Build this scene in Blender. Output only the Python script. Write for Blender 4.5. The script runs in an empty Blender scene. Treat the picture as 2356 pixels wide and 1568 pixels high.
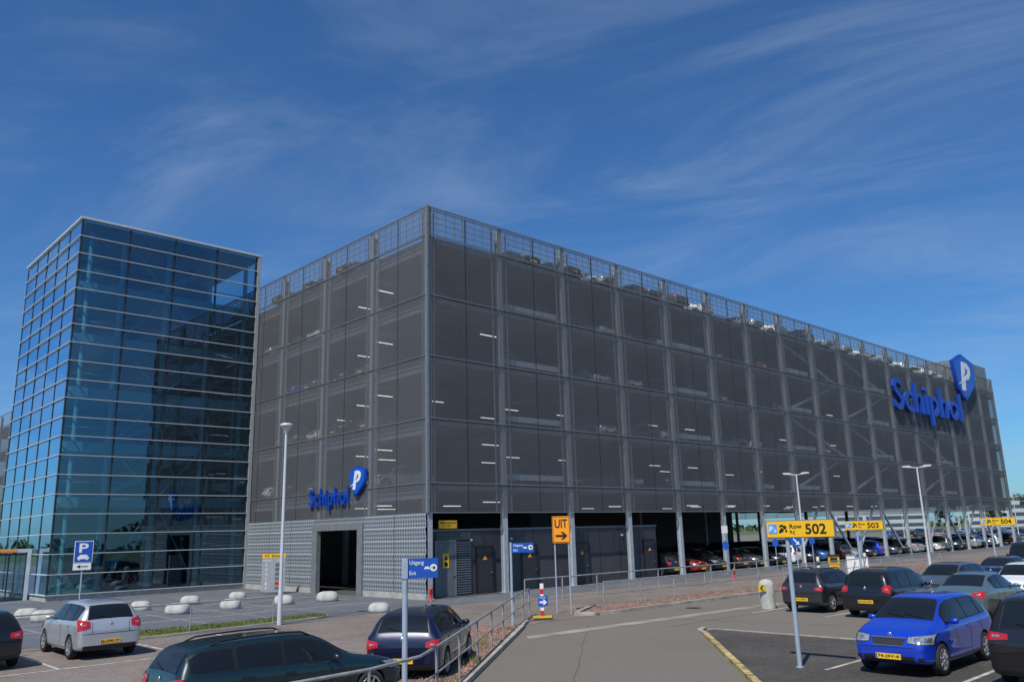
import bpy,bmesh,math,random
from mathutils import Vector,Matrix
from mathutils.bvhtree import BVHTree
random.seed(7)
SC=bpy.context.scene; C=SC.collection
R=math.radians
# ---------------------------------------------------------------- camera
A=R(46.6); TH=R(13.17); RO=R(1.55); FP=1885.0
Fh=Vector((math.cos(A),math.sin(A),0)); Rh=Vector((math.sin(A),-math.cos(A),0)); Z=Vector((0,0,1))
fw=Fh*math.cos(TH)+Z*math.sin(TH); up0=Z*math.cos(TH)-Fh*math.sin(TH)
Rc=Rh*math.cos(RO)-up0*math.sin(RO); Uc=Rh*math.sin(RO)+up0*math.cos(RO)
CAM=Vector((-25.55,-33.5,3.1))
cd=bpy.data.cameras.new('camera'); cam=bpy.data.objects.new('camera',cd); C.objects.link(cam)
m=Matrix((Rc,Uc,-fw)).transposed().to_4x4(); m.translation=CAM; cam.matrix_world=m
cd.sensor_width=36; cd.lens=36*FP/2356; cd.clip_end=6000; cd.clip_start=.1; SC.camera=cam
def ray(px,py): return Rc*(px-1178)-Uc*(py-784)+fw*FP
def G(px,py,z=0.0):
    d=ray(px,py); k=(z-CAM.z)/d.z; return CAM+d*k
def PY(px,py,Y):
    d=ray(px,py); return CAM+d*((Y-CAM.y)/d.y)
def PX(px,py,X):
    d=ray(px,py); return CAM+d*((X-CAM.x)/d.x)
# ---------------------------------------------------------------- materials
MT={}
def nodes(name):
    m=bpy.data.materials.new(name); m.use_nodes=True; nt=m.node_tree
    return m,nt,nt.nodes['Principled BSDF']
def M(name,col,rough=.6,metal=0,var=.12,scale=3,bump=0,coat=0,emit=0,bscale=None):
    if name in MT: return MT[name]
    m,nt,b=nodes(name); N=nt.nodes; Lk=nt.links
    b.inputs['Roughness'].default_value=rough; b.inputs['Metallic'].default_value=metal
    b.inputs['Coat Weight'].default_value=coat; b.inputs['Coat Roughness'].default_value=.03
    g=N.new('ShaderNodeTexCoord')
    n=N.new('ShaderNodeTexNoise'); n.inputs['Scale'].default_value=scale; n.inputs['Detail'].default_value=6
    Lk.new(g.outputs['Object'],n.inputs['Vector'])
    r=N.new('ShaderNodeMapRange'); r.inputs[1].default_value=.3; r.inputs[2].default_value=.7; r.inputs[3].default_value=1-var; r.inputs[4].default_value=1+var
    Lk.new(n.outputs['Fac'],r.inputs[0])
    mx=N.new('ShaderNodeVectorMath'); mx.operation='SCALE'; mx.inputs[0].default_value=col; Lk.new(r.outputs[0],mx.inputs['Scale'])
    Lk.new(mx.outputs[0],b.inputs['Base Color'])
    if emit: b.inputs['Emission Color'].default_value=(*col,1); b.inputs['Emission Strength'].default_value=emit
    if bump:
        n2=N.new('ShaderNodeTexNoise'); n2.inputs['Scale'].default_value=bscale or scale*6; n2.inputs['Detail'].default_value=4
        Lk.new(g.outputs['Object'],n2.inputs['Vector'])
        bp=N.new('ShaderNodeBump'); bp.inputs['Strength'].default_value=bump; bp.inputs['Distance'].default_value=.02
        Lk.new(n2.outputs['Fac'],bp.inputs['Height']); Lk.new(bp.outputs[0],b.inputs['Normal'])
    MT[name]=m; return m
def ground_mat(name,c1,c2,rough=.85,brick=None,speck=40,spvar=.25,stain=.3,mortar=(.1,.1,.1)):
    m,nt,b=nodes(name); N=nt.nodes; Lk=nt.links; b.inputs['Roughness'].default_value=rough
    g=N.new('ShaderNodeNewGeometry')
    big=N.new('ShaderNodeTexNoise'); big.inputs['Scale'].default_value=.22; big.inputs['Detail'].default_value=9; big.inputs['Roughness'].default_value=.7
    Lk.new(g.outputs['Position'],big.inputs['Vector'])
    sp=N.new('ShaderNodeTexNoise'); sp.inputs['Scale'].default_value=speck; sp.inputs['Detail'].default_value=3
    Lk.new(g.outputs['Position'],sp.inputs['Vector'])
    if brick:
        bt=N.new('ShaderNodeTexBrick'); bt.inputs['Scale'].default_value=1; bt.inputs['Brick Width'].default_value=brick[0]; bt.inputs['Row Height'].default_value=brick[1]
        bt.inputs['Mortar Size'].default_value=brick[2]; bt.inputs['Color1'].default_value=(*c1,1); bt.inputs['Color2'].default_value=(*c2,1); bt.inputs['Mortar'].default_value=(*mortar,1); bt.inputs['Bias'].default_value=0
        Lk.new(g.outputs['Position'],bt.inputs['Vector']); base=bt.outputs['Color']
    else:
        mm=N.new('ShaderNodeMix'); mm.data_type='RGBA'; mm.inputs[6].default_value=(*c1,1); mm.inputs[7].default_value=(*c2,1)
        rr=N.new('ShaderNodeMapRange'); rr.inputs[1].default_value=.35; rr.inputs[2].default_value=.65; Lk.new(big.outputs['Fac'],rr.inputs[0]); Lk.new(rr.outputs[0],mm.inputs[0]); base=mm.outputs[2]
    r1=N.new('ShaderNodeMapRange'); r1.inputs[1].default_value=.3; r1.inputs[2].default_value=.7; r1.inputs[3].default_value=1-stain; r1.inputs[4].default_value=1+stain*.6
    Lk.new(big.outputs['Fac'],r1.inputs[0])
    r2=N.new('ShaderNodeMapRange'); r2.inputs[1].default_value=.3; r2.inputs[2].default_value=.7; r2.inputs[3].default_value=1-spvar; r2.inputs[4].default_value=1+spvar
    Lk.new(sp.outputs['Fac'],r2.inputs[0])
    mu=N.new('ShaderNodeMath'); mu.operation='MULTIPLY'; Lk.new(r1.outputs[0],mu.inputs[0]); Lk.new(r2.outputs[0],mu.inputs[1])
    vs=N.new('ShaderNodeVectorMath'); vs.operation='SCALE'; Lk.new(base,vs.inputs[0]); Lk.new(mu.outputs[0],vs.inputs['Scale'])
    Lk.new(vs.outputs[0],b.inputs['Base Color'])
    bp=N.new('ShaderNodeBump'); bp.inputs['Strength'].default_value=.4; bp.inputs['Distance'].default_value=.01; Lk.new(sp.outputs['Fac'],bp.inputs['Height']); Lk.new(bp.outputs[0],b.inputs['Normal'])
    return m
BAY=5.35
def mesh_mat(name,col,cover,edge):
    m,nt,b=nodes(name); N=nt.nodes; Lk=nt.links
    def ma(op,a,bb=None):
        n=N.new('ShaderNodeMath'); n.operation=op
        for i,v in enumerate((a,bb)):
            if v is None: continue
            if isinstance(v,(int,float)): n.inputs[i].default_value=v
            else: Lk.new(v,n.inputs[i])
        return n.outputs[0]
    g=N.new('ShaderNodeNewGeometry'); s=N.new('ShaderNodeSeparateXYZ'); Lk.new(g.outputs['Position'],s.inputs[0])
    u=ma('ADD',s.outputs[0],s.outputs[1])
    fz=ma('FRACT',ma('DIVIDE',s.outputs[2],.085)); line=ma('GREATER_THAN',fz,.5)
    fu=ma('FRACT',ma('DIVIDE',u,BAY)); ed=ma('GREATER_THAN',ma('ABSOLUTE',ma('SUBTRACT',fu,.5)),.455)
    ns=N.new('ShaderNodeTexNoise'); ns.inputs['Scale'].default_value=.35; ns.inputs['Detail'].default_value=3; Lk.new(g.outputs['Position'],ns.inputs['Vector'])
    al=ma('ADD',ma('ADD',cover-.07,ma('MULTIPLY',line,.14)),ma('MULTIPLY',ed,edge))
    al=ma('ADD',al,ma('MULTIPLY',ma('SUBTRACT',ns.outputs['Fac'],.5),.2))
    b.inputs['Base Color'].default_value=(*col,1); b.inputs['Roughness'].default_value=.6; b.inputs['Metallic'].default_value=.0
    Lk.new(al,b.inputs['Alpha'])
    return m
def glass_mat(name,tint,base,refl=(.75,.95,1)):
    m=bpy.data.materials.new(name); m.use_nodes=True; nt=m.node_tree; N=nt.nodes; Lk=nt.links; N.remove(N['Principled BSDF'])
    o=N['Material Output']; t=N.new('ShaderNodeBsdfTransparent'); t.inputs[0].default_value=(*tint,1)
    gl=N.new('ShaderNodeBsdfGlossy'); gl.inputs['Color'].default_value=(*refl,1); gl.inputs['Roughness'].default_value=.005
    fr=N.new('ShaderNodeFresnel'); fr.inputs[0].default_value=1.5
    ad=N.new('ShaderNodeMath'); ad.operation='ADD'; ad.use_clamp=True; ad.inputs[1].default_value=base; Lk.new(fr.outputs[0],ad.inputs[0])
    mx=N.new('ShaderNodeMixShader'); Lk.new(ad.outputs[0],mx.inputs[0]); Lk.new(t.outputs[0],mx.inputs[1]); Lk.new(gl.outputs[0],mx.inputs[2]); Lk.new(mx.outputs[0],o.inputs[0])
    return m
def weave_mat(name):
    m,nt,b=nodes(name); N=nt.nodes; Lk=nt.links
    g=N.new('ShaderNodeNewGeometry'); mp=N.new('ShaderNodeMapping'); Lk.new(g.outputs['Position'],mp.inputs[0]); mp.inputs['Rotation'].default_value=(R(45),0,0)
    w=N.new('ShaderNodeTexChecker'); w.inputs['Scale'].default_value=6.5; w.inputs['Color1'].default_value=(.31,.335,.36,1); w.inputs['Color2'].default_value=(.12,.135,.15,1)
    Lk.new(mp.outputs[0],w.inputs['Vector']); Lk.new(w.outputs['Color'],b.inputs['Base Color']); b.inputs['Roughness'].default_value=.5
    return m
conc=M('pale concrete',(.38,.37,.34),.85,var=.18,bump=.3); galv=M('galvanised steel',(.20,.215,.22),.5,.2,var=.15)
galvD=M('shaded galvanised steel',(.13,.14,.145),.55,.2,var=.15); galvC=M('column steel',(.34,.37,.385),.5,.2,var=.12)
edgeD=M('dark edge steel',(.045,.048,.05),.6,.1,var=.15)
galvL=M('pale galvanised steel',(.42,.46,.49),.5,.2,var=.12); slabm=M('slab concrete',(.24,.225,.20),.9,var=.15,scale=1)
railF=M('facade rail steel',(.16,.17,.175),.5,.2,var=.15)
darkg=M('dark grey cladding',(.062,.060,.068),.55,var=.12); doorm=M('charcoal door paint',(.03,.032,.038),.5)
greyd=M('mid grey door paint',(.12,.14,.155),.5); black=M('black plastic',(.012,.012,.013),.45); blk=M('flat black',(.01,.01,.01),.8)
white=M('white paint',(.75,.76,.76),.45,var=.05); yel=M('yellow sign face',(.90,.50,.01),.4,var=.04); org=M('orange sign face',(.95,.33,.01),.4,var=.04)
blueS=M('blue sign face',(.01,.08,.42),.4,var=.05); logoB=M('logo blue',(.004,.05,.38),.4,var=.04); redp=M('red paint',(.55,.02,.02),.4)
emitw=M('lit tube',(1,1,.95),.5,emit=1.5,var=0); alu=M('white aluminium',(.58,.60,.62),.4,.1,var=.05); dmul=M('dark mullion',(.02,.025,.03),.4)
trimm=M('tower edge grey',(.34,.36,.36),.5,.1,var=.1)
postm=M('pale blue grey pole',(.36,.42,.50),.5,.2,var=.08); stone=M('white cast stone',(.44,.44,.41),.9,var=.25,scale=3,bump=.5)
rail_m=M('railing steel',(.30,.29,.27),.5,.4,var=.2,scale=6); kerbm=M('kerb concrete',(.33,.30,.25),.9,var=.3,scale=2,bump=.5); kerbY=M('worn yellow kerb paint',(.40,.32,.13),.85,var=.55,scale=4,bump=.5)
line_m=M('worn road paint',(.42,.40,.37),.8,var=.4,scale=3)
asphalt=ground_mat('asphalt',(.185,.163,.135),(.148,.134,.113),stain=.24)
brickp=ground_mat('red brown pavers',(.24,.195,.165),(.19,.155,.137),brick=(.21,.105,.008),mortar=(.12,.11,.10),stain=.35,speck=14)
brickd=ground_mat('dark pavers',(.095,.083,.070),(.072,.065,.057),brick=(.21,.105,.01),mortar=(.04,.04,.035),stain=.5,speck=14)
paver=ground_mat('grey plaza pavers',(.14,.15,.17),(.105,.115,.13),brick=(.6,.3,.012),mortar=(.07,.07,.08),stain=.3)
gravel=ground_mat('red gravel',(.25,.13,.10),(.19,.14,.11),speck=7,spvar=.7,stain=.35)
field=ground_mat('rough field',(.07,.10,.03),(.10,.11,.05),speck=2); grassm=ground_mat('verge grass',(.10,.14,.03),(.15,.16,.05),speck=12,spvar=.4)
gfloor=ground_mat('garage floor',(.09,.09,.09),(.07,.07,.07))
fac=mesh_mat('expanded metal mesh',(.145,.152,.165),.50,.10); parm=mesh_mat('parapet mesh',(.17,.175,.185),.33,.14)
weave=weave_mat('woven perforated metal')
tglass=glass_mat('tinted curtain glass',(.29,.49,.57),.13,(.52,.76,.95))
cglass=M('car window glass',(.010,.013,.015),.03,var=0)
tyre_m=M('tyre rubber',(.02,.02,.02),.85); rim_m=M('silver alloy',(.5,.5,.52),.3,.7); chrome=M('chrome',(.6,.6,.62),.15,.9)
tail_m=M('red lamp lens',(.45,.01,.012),.15,coat=.8,var=0); head_m=M('clear headlamp lens',(.30,.33,.35),.10,.3,coat=1,var=.5,scale=25)
plate_m=M('yellow number plate',(.85,.50,.02),.4,var=0)
# ---------------------------------------------------------------- mesh builder
class MB:
    def __init__(s): s.v=[]; s.f=[]; s.sm=[]; s.mi=[]; s.cur=0
    def add(s,vs,fs,smooth=False):
        o=len(s.v); s.v+= [tuple(v) for v in vs]
        for f in fs: s.f.append(tuple(i+o for i in f)); s.sm.append(smooth); s.mi.append(s.cur)
        return s
    def box(s,x0,x1,y0,y1,z0,z1):
        vs=[(x,y,z) for x in (x0,x1) for y in (y0,y1) for z in (z0,z1)]
        return s.add(vs,[(0,1,3,2),(4,6,7,5),(0,4,5,1),(2,3,7,6),(0,2,6,4),(1,5,7,3)])
    def bar(s,p0,p1,w,h=None):
        h=h or w; p0=Vector(p0);p1=Vector(p1); d=(p1-p0).normalized(); u=Z if abs(d.z)<.9 else Vector((1,0,0))
        a=d.cross(u).normalized(); b=a.cross(d).normalized(); vs=[]
        for p in (p0,p1):
            for (i,j) in ((-1,-1),(1,-1),(1,1),(-1,1)): vs.append(p+a*i*w/2+b*j*h/2)
        return s.add(vs,[(3,2,1,0),(4,5,6,7),(0,1,5,4),(1,2,6,5),(2,3,7,6),(3,0,4,7)])
    def tube(s,p0,p1,r0,r1=None,n=12,cap=True):
        r1=r0 if r1 is None else r1; p0=Vector(p0);p1=Vector(p1); d=(p1-p0).normalized(); u=Z if abs(d.z)<.9 else Vector((1,0,0))
        a=d.cross(u).normalized(); b=a.cross(d).normalized(); vs=[]
        for p,r in ((p0,r0),(p1,r1)):
            for i in range(n): t=2*math.pi*i/n; vs.append(p+a*math.cos(t)*r+b*math.sin(t)*r)
        s.add(vs,[(i,(i+1)%n,n+(i+1)%n,n+i) for i in range(n)],True)
        if cap: s.add(vs,[tuple(range(n))[::-1],tuple(range(n,2*n))])
        return s
    def path(s,pts,r,n=10):
        for a,b in zip(pts[:-1],pts[1:]): s.tube(a,b,r,r,n)
        return s
    def prism(s,poly,y0,y1):            # poly in (x,z), facing -y at y0
        n=len(poly); vs=[(x,y0,z) for x,z in poly]+[(x,y1,z) for x,z in poly]
        return s.add(vs,[tuple(range(n)),tuple(range(n,2*n))[::-1]]+[(i,i+n,(i+1)%n+n,(i+1)%n) for i in range(n)])
    def flat(s,poly,z): return s.add([(p[0],p[1],z) for p in poly],[tuple(range(len(poly)))])
    def slab(s,poly,z0,z1):
        n=len(poly); vs=[(p[0],p[1],z0) for p in poly]+[(p[0],p[1],z1) for p in poly]
        return s.add(vs,[tuple(range(n))[::-1],tuple(range(n,2*n))]+[(i,(i+1)%n,(i+1)%n+n,i+n) for i in range(n)])
    def lathe_y(s,prof,c,n=28):         # prof list (r,y)
        vs=[]
        for r,y in prof:
            for i in range(n): t=2*math.pi*i/n; vs.append((c[0]+r*math.cos(t),c[1]+y,c[2]+r*math.sin(t)))
        k=len(prof)
        return s.add(vs,[(j*n+i,j*n+(i+1)%n,(j+1)*n+(i+1)%n,(j+1)*n+i) for j in range(k-1) for i in range(n)],True)
    def lathe_z(s,prof,c,n=20):
        vs=[]
        for r,z in prof:
            for i in range(n): t=2*math.pi*i/n; vs.append((c[0]+r*math.cos(t),c[1]+r*math.sin(t),c[2]+z))
        k=len(prof)
        return s.add(vs,[(j*n+i,j*n+(i+1)%n,(j+1)*n+(i+1)%n,(j+1)*n+i) for j in range(k-1) for i in range(n)],True)
    def xf(s,mat):
        s.v=[tuple(mat@Vector(v)) for v in s.v]; return s
    def build(s,name,mats,parent=None,fix=True):
        me=bpy.data.meshes.new(name); me.from_pydata(s.v,[],s.f)
        if not isinstance(mats,(list,tuple)): mats=[mats]
        for q in mats: me.materials.append(q)
        for p,sm,mi in zip(me.polygons,s.sm,s.mi): p.use_smooth=sm; p.material_index=mi
        if fix:
            bm=bmesh.new(); bm.from_mesh(me); bmesh.ops.recalc_face_normals(bm,faces=bm.faces); bm.to_mesh(me); bm.free()
        o=bpy.data.objects.new(name,me); C.objects.link(o)
        if parent: o.parent=parent
        return o
def tag(o,label=None,cat=None,group=None,kind=None):
    if label: o['label']=label
    if cat: o['category']=cat
    if group: o['group']=group
    if kind: o['kind']=kind
    return o
def empty(name,loc,rz,label,cat,group=None):
    o=bpy.data.objects.new(name,None); C.objects.link(o); o.location=loc; o.rotation_euler=(0,0,rz); o.empty_display_size=.3
    return tag(o,label,cat,group)
def copy_tree(o,parent=None):
    c=o.copy(); C.objects.link(c); c.parent=parent
    for ch in list(o.children): copy_tree(ch,c)
    return c
def struct(name,b,mt): return tag(b.build(name,mt,fix=False),kind='structure')
# text ------------------------------------------------------------
def tgeo(s,bold=.0,ext=0,sp=1.0):
    cu=bpy.data.curves.new('t','FONT'); cu.body=s; cu.offset=bold; cu.extrude=ext; cu.resolution_u=4; cu.space_character=sp
    o=bpy.data.objects.new('t',cu); C.objects.link(o); bpy.context.view_layer.update()
    me=bpy.data.meshes.new_from_object(o.evaluated_get(bpy.context.evaluated_depsgraph_get()))
    v=[tuple(q.co) for q in me.vertices]; f=[tuple(p.vertices) for p in me.polygons]
    bpy.data.objects.remove(o); bpy.data.meshes.remove(me); bpy.data.curves.remove(cu); return v,f
def textfit(parent,s,x0,x1,z0,z1,y,mt,bold=.012,mat=None,name='lettering'):
    v,f=tgeo(s,min(bold,.022))
    if not v: return
    ax=min(q[0] for q in v);bx=max(q[0] for q in v);az=min(q[1] for q in v);bz=max(q[1] for q in v)
    b=MB(); b.add([(x0+(q[0]-ax)/(bx-ax)*(x1-x0),y,z0+(q[1]-az)/(bz-az)*(z1-z0)) for q in v],f)
    if mat: b.xf(mat)
    return b.build(name,mt,parent,fix=False)
# ---------------------------------------------------------------- cars
ST={
'hatch':[(-.5,.22,.46,.48,.80,.55),(-.488,.17,.58,.62,.92,.70),(-.465,.15,.64,.72,.97,.70),(-.425,.14,.66,.90,.995,.68),(-.37,.13,.655,.965,1,.66),(-.25,.12,.645,.99,1,.66),(-.07,.12,.635,1,1,.67),(.05,.12,.625,.985,1,.67),(.12,.12,.615,.93,1,.68),(.205,.12,.605,.78,1,.75),(.27,.13,.595,.675,.99,.80),(.35,.13,.57,.635,.98,.82),(.43,.14,.52,.575,.94,.80),(.482,.17,.44,.48,.84,.68),(.5,.22,.36,.38,.72,.55)],
'estate':[(-.5,.22,.46,.48,.82,.6),(-.49,.16,.60,.64,.93,.72),(-.475,.15,.65,.74,.97,.72),(-.445,.14,.66,.90,1,.70),(-.40,.13,.66,.965,1,.68),(-.2,.12,.65,1,1,.68),(0,.12,.63,1,1,.68),(.06,.12,.62,.97,1,.68),(.12,.12,.615,.89,1,.7),(.19,.12,.605,.74,1,.76),(.24,.12,.60,.66,.99,.8),(.33,.13,.57,.62,.98,.82),(.43,.14,.50,.55,.93,.78),(.485,.17,.42,.46,.82,.66),(.5,.22,.36,.38,.7,.55)],
'mpv':[(-.5,.20,.42,.44,.82,.6),(-.49,.15,.54,.60,.93,.74),(-.475,.14,.58,.72,.97,.74),(-.45,.13,.59,.88,1,.73),(-.40,.12,.59,.965,1,.71),(-.2,.11,.58,1,1,.71),(.0,.11,.57,1,1,.71),(.10,.11,.565,.965,1,.72),(.17,.11,.56,.87,1,.75),(.25,.11,.555,.72,1,.79),(.31,.12,.545,.62,.99,.82),(.38,.13,.51,.56,.98,.82),(.44,.14,.46,.50,.94,.78),(.485,.16,.38,.42,.84,.66),(.5,.2,.32,.34,.72,.55)],
'sedan':[(-.5,.22,.50,.52,.80,.6),(-.488,.17,.60,.635,.92,.74),(-.44,.15,.645,.685,.97,.78),(-.36,.14,.655,.71,.99,.78),(-.29,.13,.655,.80,1,.72),(-.20,.12,.65,.94,1,.67),(-.10,.12,.64,.99,1,.66),(.02,.12,.63,1,1,.67),(.08,.12,.62,.965,1,.67),(.14,.12,.615,.87,1,.7),(.21,.12,.605,.72,1,.76),(.26,.12,.595,.65,.99,.8),(.35,.13,.57,.615,.98,.82),(.44,.14,.50,.55,.93,.78),(.485,.17,.42,.46,.82,.66),(.5,.22,.36,.38,.7,.55)],
'van':[(-.5,.16,.60,.80,.93,.84),(-.495,.12,.60,.93,.98,.86),(-.48,.11,.60,.985,1,.86),(-.2,.10,.60,1,1,.86),(.1,.10,.60,1,1,.86),(.2,.10,.60,.97,1,.85),(.26,.10,.59,.86,1,.84),(.33,.10,.57,.70,1,.83),(.39,.11,.53,.58,.98,.82),(.45,.12,.48,.53,.95,.8),(.49,.14,.40,.44,.88,.7),(.5,.18,.34,.36,.78,.6)]}
WIN={'hatch':[(-.40,-.315),(-.295,-.11),(-.095,.195)],'estate':[(-.445,-.285),(-.265,-.085),(-.07,.18)],'mpv':[(-.44,-.30),(-.28,-.085),(-.07,.24)],'sedan':[(-.235,-.10),(-.085,.20)],'van':[(-.06,.28)]}
WS={'hatch':(.705,.935),'estate':(.69,.93),'mpv':(.655,.93),'sedan':(.68,.93),'van':(.62,.90)}
RW={'hatch':(.70,.915),'estate':(.70,.91),'mpv':(.64,.91),'sedan':(.74,.93),'van':(.64,.9)}
def paintm(name,col,metal=.3): return M(name,col,.3,metal,var=.03,coat=1)
def make_car(kind,L,W,H,paint,label,plate=None,tl=(.58,.93,.50,.64),hl=(.50,.93,.43,.52),rails=False,wr=.31,spokes=7,group='cars parked around the garage',name='parked_car',wheelmat=None,framed=False):
    root=empty(name,(0,0,0),0,label,'van' if kind=='van' else 'car',group); st=ST[kind]; hw=W/2
    def ip(x,k):
        x/=L
        for a,b in zip(st[:-1],st[1:]):
            if x<=b[0]:
                t=max(0,(x-a[0])/(b[0]-a[0])); return a[k]+(b[k]-a[k])*t
        return st[-1][k]
    V=[];F=[];rings=[]
    for (x,zb,zs,zc,w,w2) in st:
        x*=L;zb*=H;zs*=H;zc*=H;w*=hw;w2*=hw;c=zc-zs
        P=[(0,zb),(w*.86,zb),(w*.97,zb+.05),(w*.995,zb+.28*(zs-zb)),(w*.985,zb+.52*(zs-zb)),(w*1.01,zb+.74*(zs-zb)),(w*.985,zs-.03),(w*.935,zs+.01),((w*.93+w2)/2+.015,zs+.5*c),(w2,zs+.90*c),(w2*.86,zs+.97*c),(w2*.45,zc-.004),(0,zc)]
        NP=len(P)-1
        ring=[]
        for sgn in (1,-1):
            row=[]
            for i,(y,z) in enumerate(P):
                if sgn==-1 and i in (0,NP): row.append(ring[0][i]); continue
                row.append(len(V)); V.append((x,y*sgn,z))
            ring.append(row)
        rings.append(ring)
    for a,b in zip(rings[:-1],rings[1:]):
        for i in range(NP):
            F.append((a[0][i],b[0][i],b[0][i+1],a[0][i+1])); F.append((a[1][i+1],b[1][i+1],b[1][i],a[1][i]))
    for ring,fl in ((rings[0],0),(rings[-1],1)):
        for i in range(NP):
            q=[ring[0][i],ring[0][i+1],ring[1][i+1],ring[1][i]]; q2=[]
            for t in q:
                if t not in q2: q2.append(t)
            F.append(tuple(q2 if not fl else q2[::-1]))
    me=bpy.data.meshes.new('b'); me.from_pydata(V,[],F)
    bm=bmesh.new(); bm.from_mesh(me); bmesh.ops.recalc_face_normals(bm,faces=bm.faces); bm.to_mesh(me); bm.free()
    for p in me.polygons: p.use_smooth=True
    tmp=bpy.data.objects.new('tmp',me); C.objects.link(tmp); sb=tmp.modifiers.new('s','SUBSURF'); sb.levels=2
    bpy.context.view_layer.update(); dg=bpy.context.evaluated_depsgraph_get()
    m1=bpy.data.meshes.new_from_object(tmp.evaluated_get(dg)); tmp.modifiers.clear()
    bv=BVHTree.FromPolygons([v.co.copy() for v in m1.vertices],[tuple(p.vertices) for p in m1.polygons])
    xw=.31*L if kind!='van' else .30*L; wy=hw-.10
    axr,axf=(-xw,xw+.005*L)
    cu=MB(); Rw=wr+.05
    for ax in (axr,axf):
        for sg in (1,-1):
            y0,y1=sorted((sg*(hw-.24),sg*(hw+.15)))
            cu.tube((ax,y0,wr),(ax,y1,wr),Rw,Rw,32)
    co=cu.build('cut',blk); 
    bm=bmesh.new(); bm.from_mesh(co.data); bmesh.ops.remove_doubles(bm,verts=bm.verts,dist=1e-4); bmesh.ops.recalc_face_normals(bm,faces=bm.faces); bm.to_mesh(co.data); bm.free()
    tmp.data=m1; md=tmp.modifiers.new('b','BOOLEAN'); md.operation='DIFFERENCE'; md.object=co; md.solver='EXACT'
    bpy.context.view_layer.update(); dg=bpy.context.evaluated_depsgraph_get()
    m2=bpy.data.meshes.new_from_object(tmp.evaluated_get(dg))
    if len(m2.polygons)<500: m2=m1
    m2.materials.clear(); m2.materials.append(paint); m2.materials.append(blk)
    for p in m2.polygons:
        c=p.center; p.use_smooth=True; p.material_index=0
        for ax in (axr,axf):
            if math.hypot(c.x-ax,c.z-wr)<Rw+.004 and abs(c.y)>hw-.26: p.material_index=1; p.use_smooth=False
        if c.z<.14*H: p.material_index=1
    try: m2.set_sharp_from_angle(angle=R(40))
    except Exception: pass
    bpy.data.objects.remove(tmp); bpy.data.objects.remove(co)
    body=bpy.data.objects.new('body',m2); C.objects.link(body); body.parent=root; m2.name='body'
    def hit(o,d,off):
        h=bv.ray_cast(Vector(o),Vector(d))
        if h[0] is None: 
            h=bv.find_nearest(Vector(o)+Vector(d)*(Vector(o).length-.9*(L/2 if abs(d[0])>.5 else hw)))
        n=h[1]; 
        if n.dot(Vector(d))>0: n=-n
        return h[0]+n*off
    def grid(fn,nu,nv,b):
        vs=[fn(i/nu,j/nv) for j in range(nv+1) for i in range(nu+1)]
        b.add(vs,[(j*(nu+1)+i,j*(nu+1)+i+1,(j+1)*(nu+1)+i+1,(j+1)*(nu+1)+i) for j in range(nv) for i in range(nu)],True)
    def side(sg,fx,fz,b,nu=8,nv=4,off=.006): grid(lambda u,v:hit((fx(u,v),sg*3,fz(u,v)),(0,-sg,0),off),nu,nv,b)
    def end(e,fy,fz,b,nu=8,nv=4,off=.006): grid(lambda u,v:hit((e*8,fy(u,v),fz(u,v)),(-e,0,0),off),nu,nv,b)
    def wfn(a,bx,ex):
        def fx(u,v): return (a+(bx-a)*u)*L+(2*u-1)*ex
        def fz(u,v):
            x=(a+(bx-a)*u)*L; zs=ip(x,2)*H; c=(ip(x,3)-ip(x,2))*H
            e=min(u,1-u)*8; rd=.015*(1-min(1,e))
            lo=zs+.04+rd-ex; hi=max(lo+.004,zs+.80*c-rd-.02+ex); return lo+(hi-lo)*v
        return fx,fz
    for sg in (1,-1):
        b=MB(); fx,fz=wfn(WIN[kind][0][0],WIN[kind][-1][1],.022); side(sg,fx,fz,b,30,6,.005); tr=b.build('window_trim',black,root)
        for k,(a,bx) in enumerate(WIN[kind]):
            b=MB(); fx,fz=wfn(a,bx,0); side(sg,fx,fz,b,14,5,.011); b.build('side_window',cglass,root)
    for e,(z0,z1),wb,wt,nm in ((1,WS[kind],.72,.61,'windscreen'),(-1,RW[kind],.68,.57,'rear_window')):
        if kind=='van': wb=wt=.74
        for nm2,ex,off,mt in (('window_trim',.02,.005,black),(nm,0,.010,cglass)):
            b=MB()
            def fy(u,v,wb=wb,wt=wt,ex=ex): return (2*u-1)*(hw*(wb+(wt-wb)*v)+ex)
            def fz(u,v,z0=z0,z1=z1,ex=ex): return H*(z0+(z1-z0)*v)-.02*(abs(2*u-1)**3)+(2*v-1)*ex*.7
            end(e,fy,fz,b,14,6,off); b.build(nm2,mt,root)
    for sg in (1,-1):
        b=MB(); end(-1,lambda u,v:sg*hw*(tl[0]+(tl[1]-tl[0])*u),lambda u,v:H*(tl[2]+(tl[3]-tl[2])*(v*(.55+.45*u)+ (1-u)*.2)),b,8,5,.010)
        o=b.build('tail_light',tail_m,root)
        b=MB(); ya=tl[0]+(tl[1]-tl[0])*.35; yb=tl[0]+(tl[1]-tl[0])*.7; zm=tl[2]+(tl[3]-tl[2])*.42
        end(-1,lambda u,v:sg*hw*(ya+(yb-ya)*u),lambda u,v:H*(zm+.022*v),b,3,2,.014); b.build('reversing_lens',head_m,o)
        b=MB(); end(1,lambda u,v:sg*hw*(hl[0]-.015+(hl[1]-hl[0]+.03)*u),lambda u,v:H*(hl[2]-.008+(hl[3]-hl[2]+.016)*(v*(.6+.4*u)+(1-u)*.15)),b,8,5,.008)
        o=b.build('headlight',black,root)
        b=MB(); end(1,lambda u,v:sg*hw*(hl[0]+(hl[1]-hl[0])*u),lambda u,v:H*(hl[2]+(hl[3]-hl[2])*(v*(.6+.4*u)+(1-u)*.15)),b,8,5,.012); b.build('lamp_lens',head_m,o)
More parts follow.
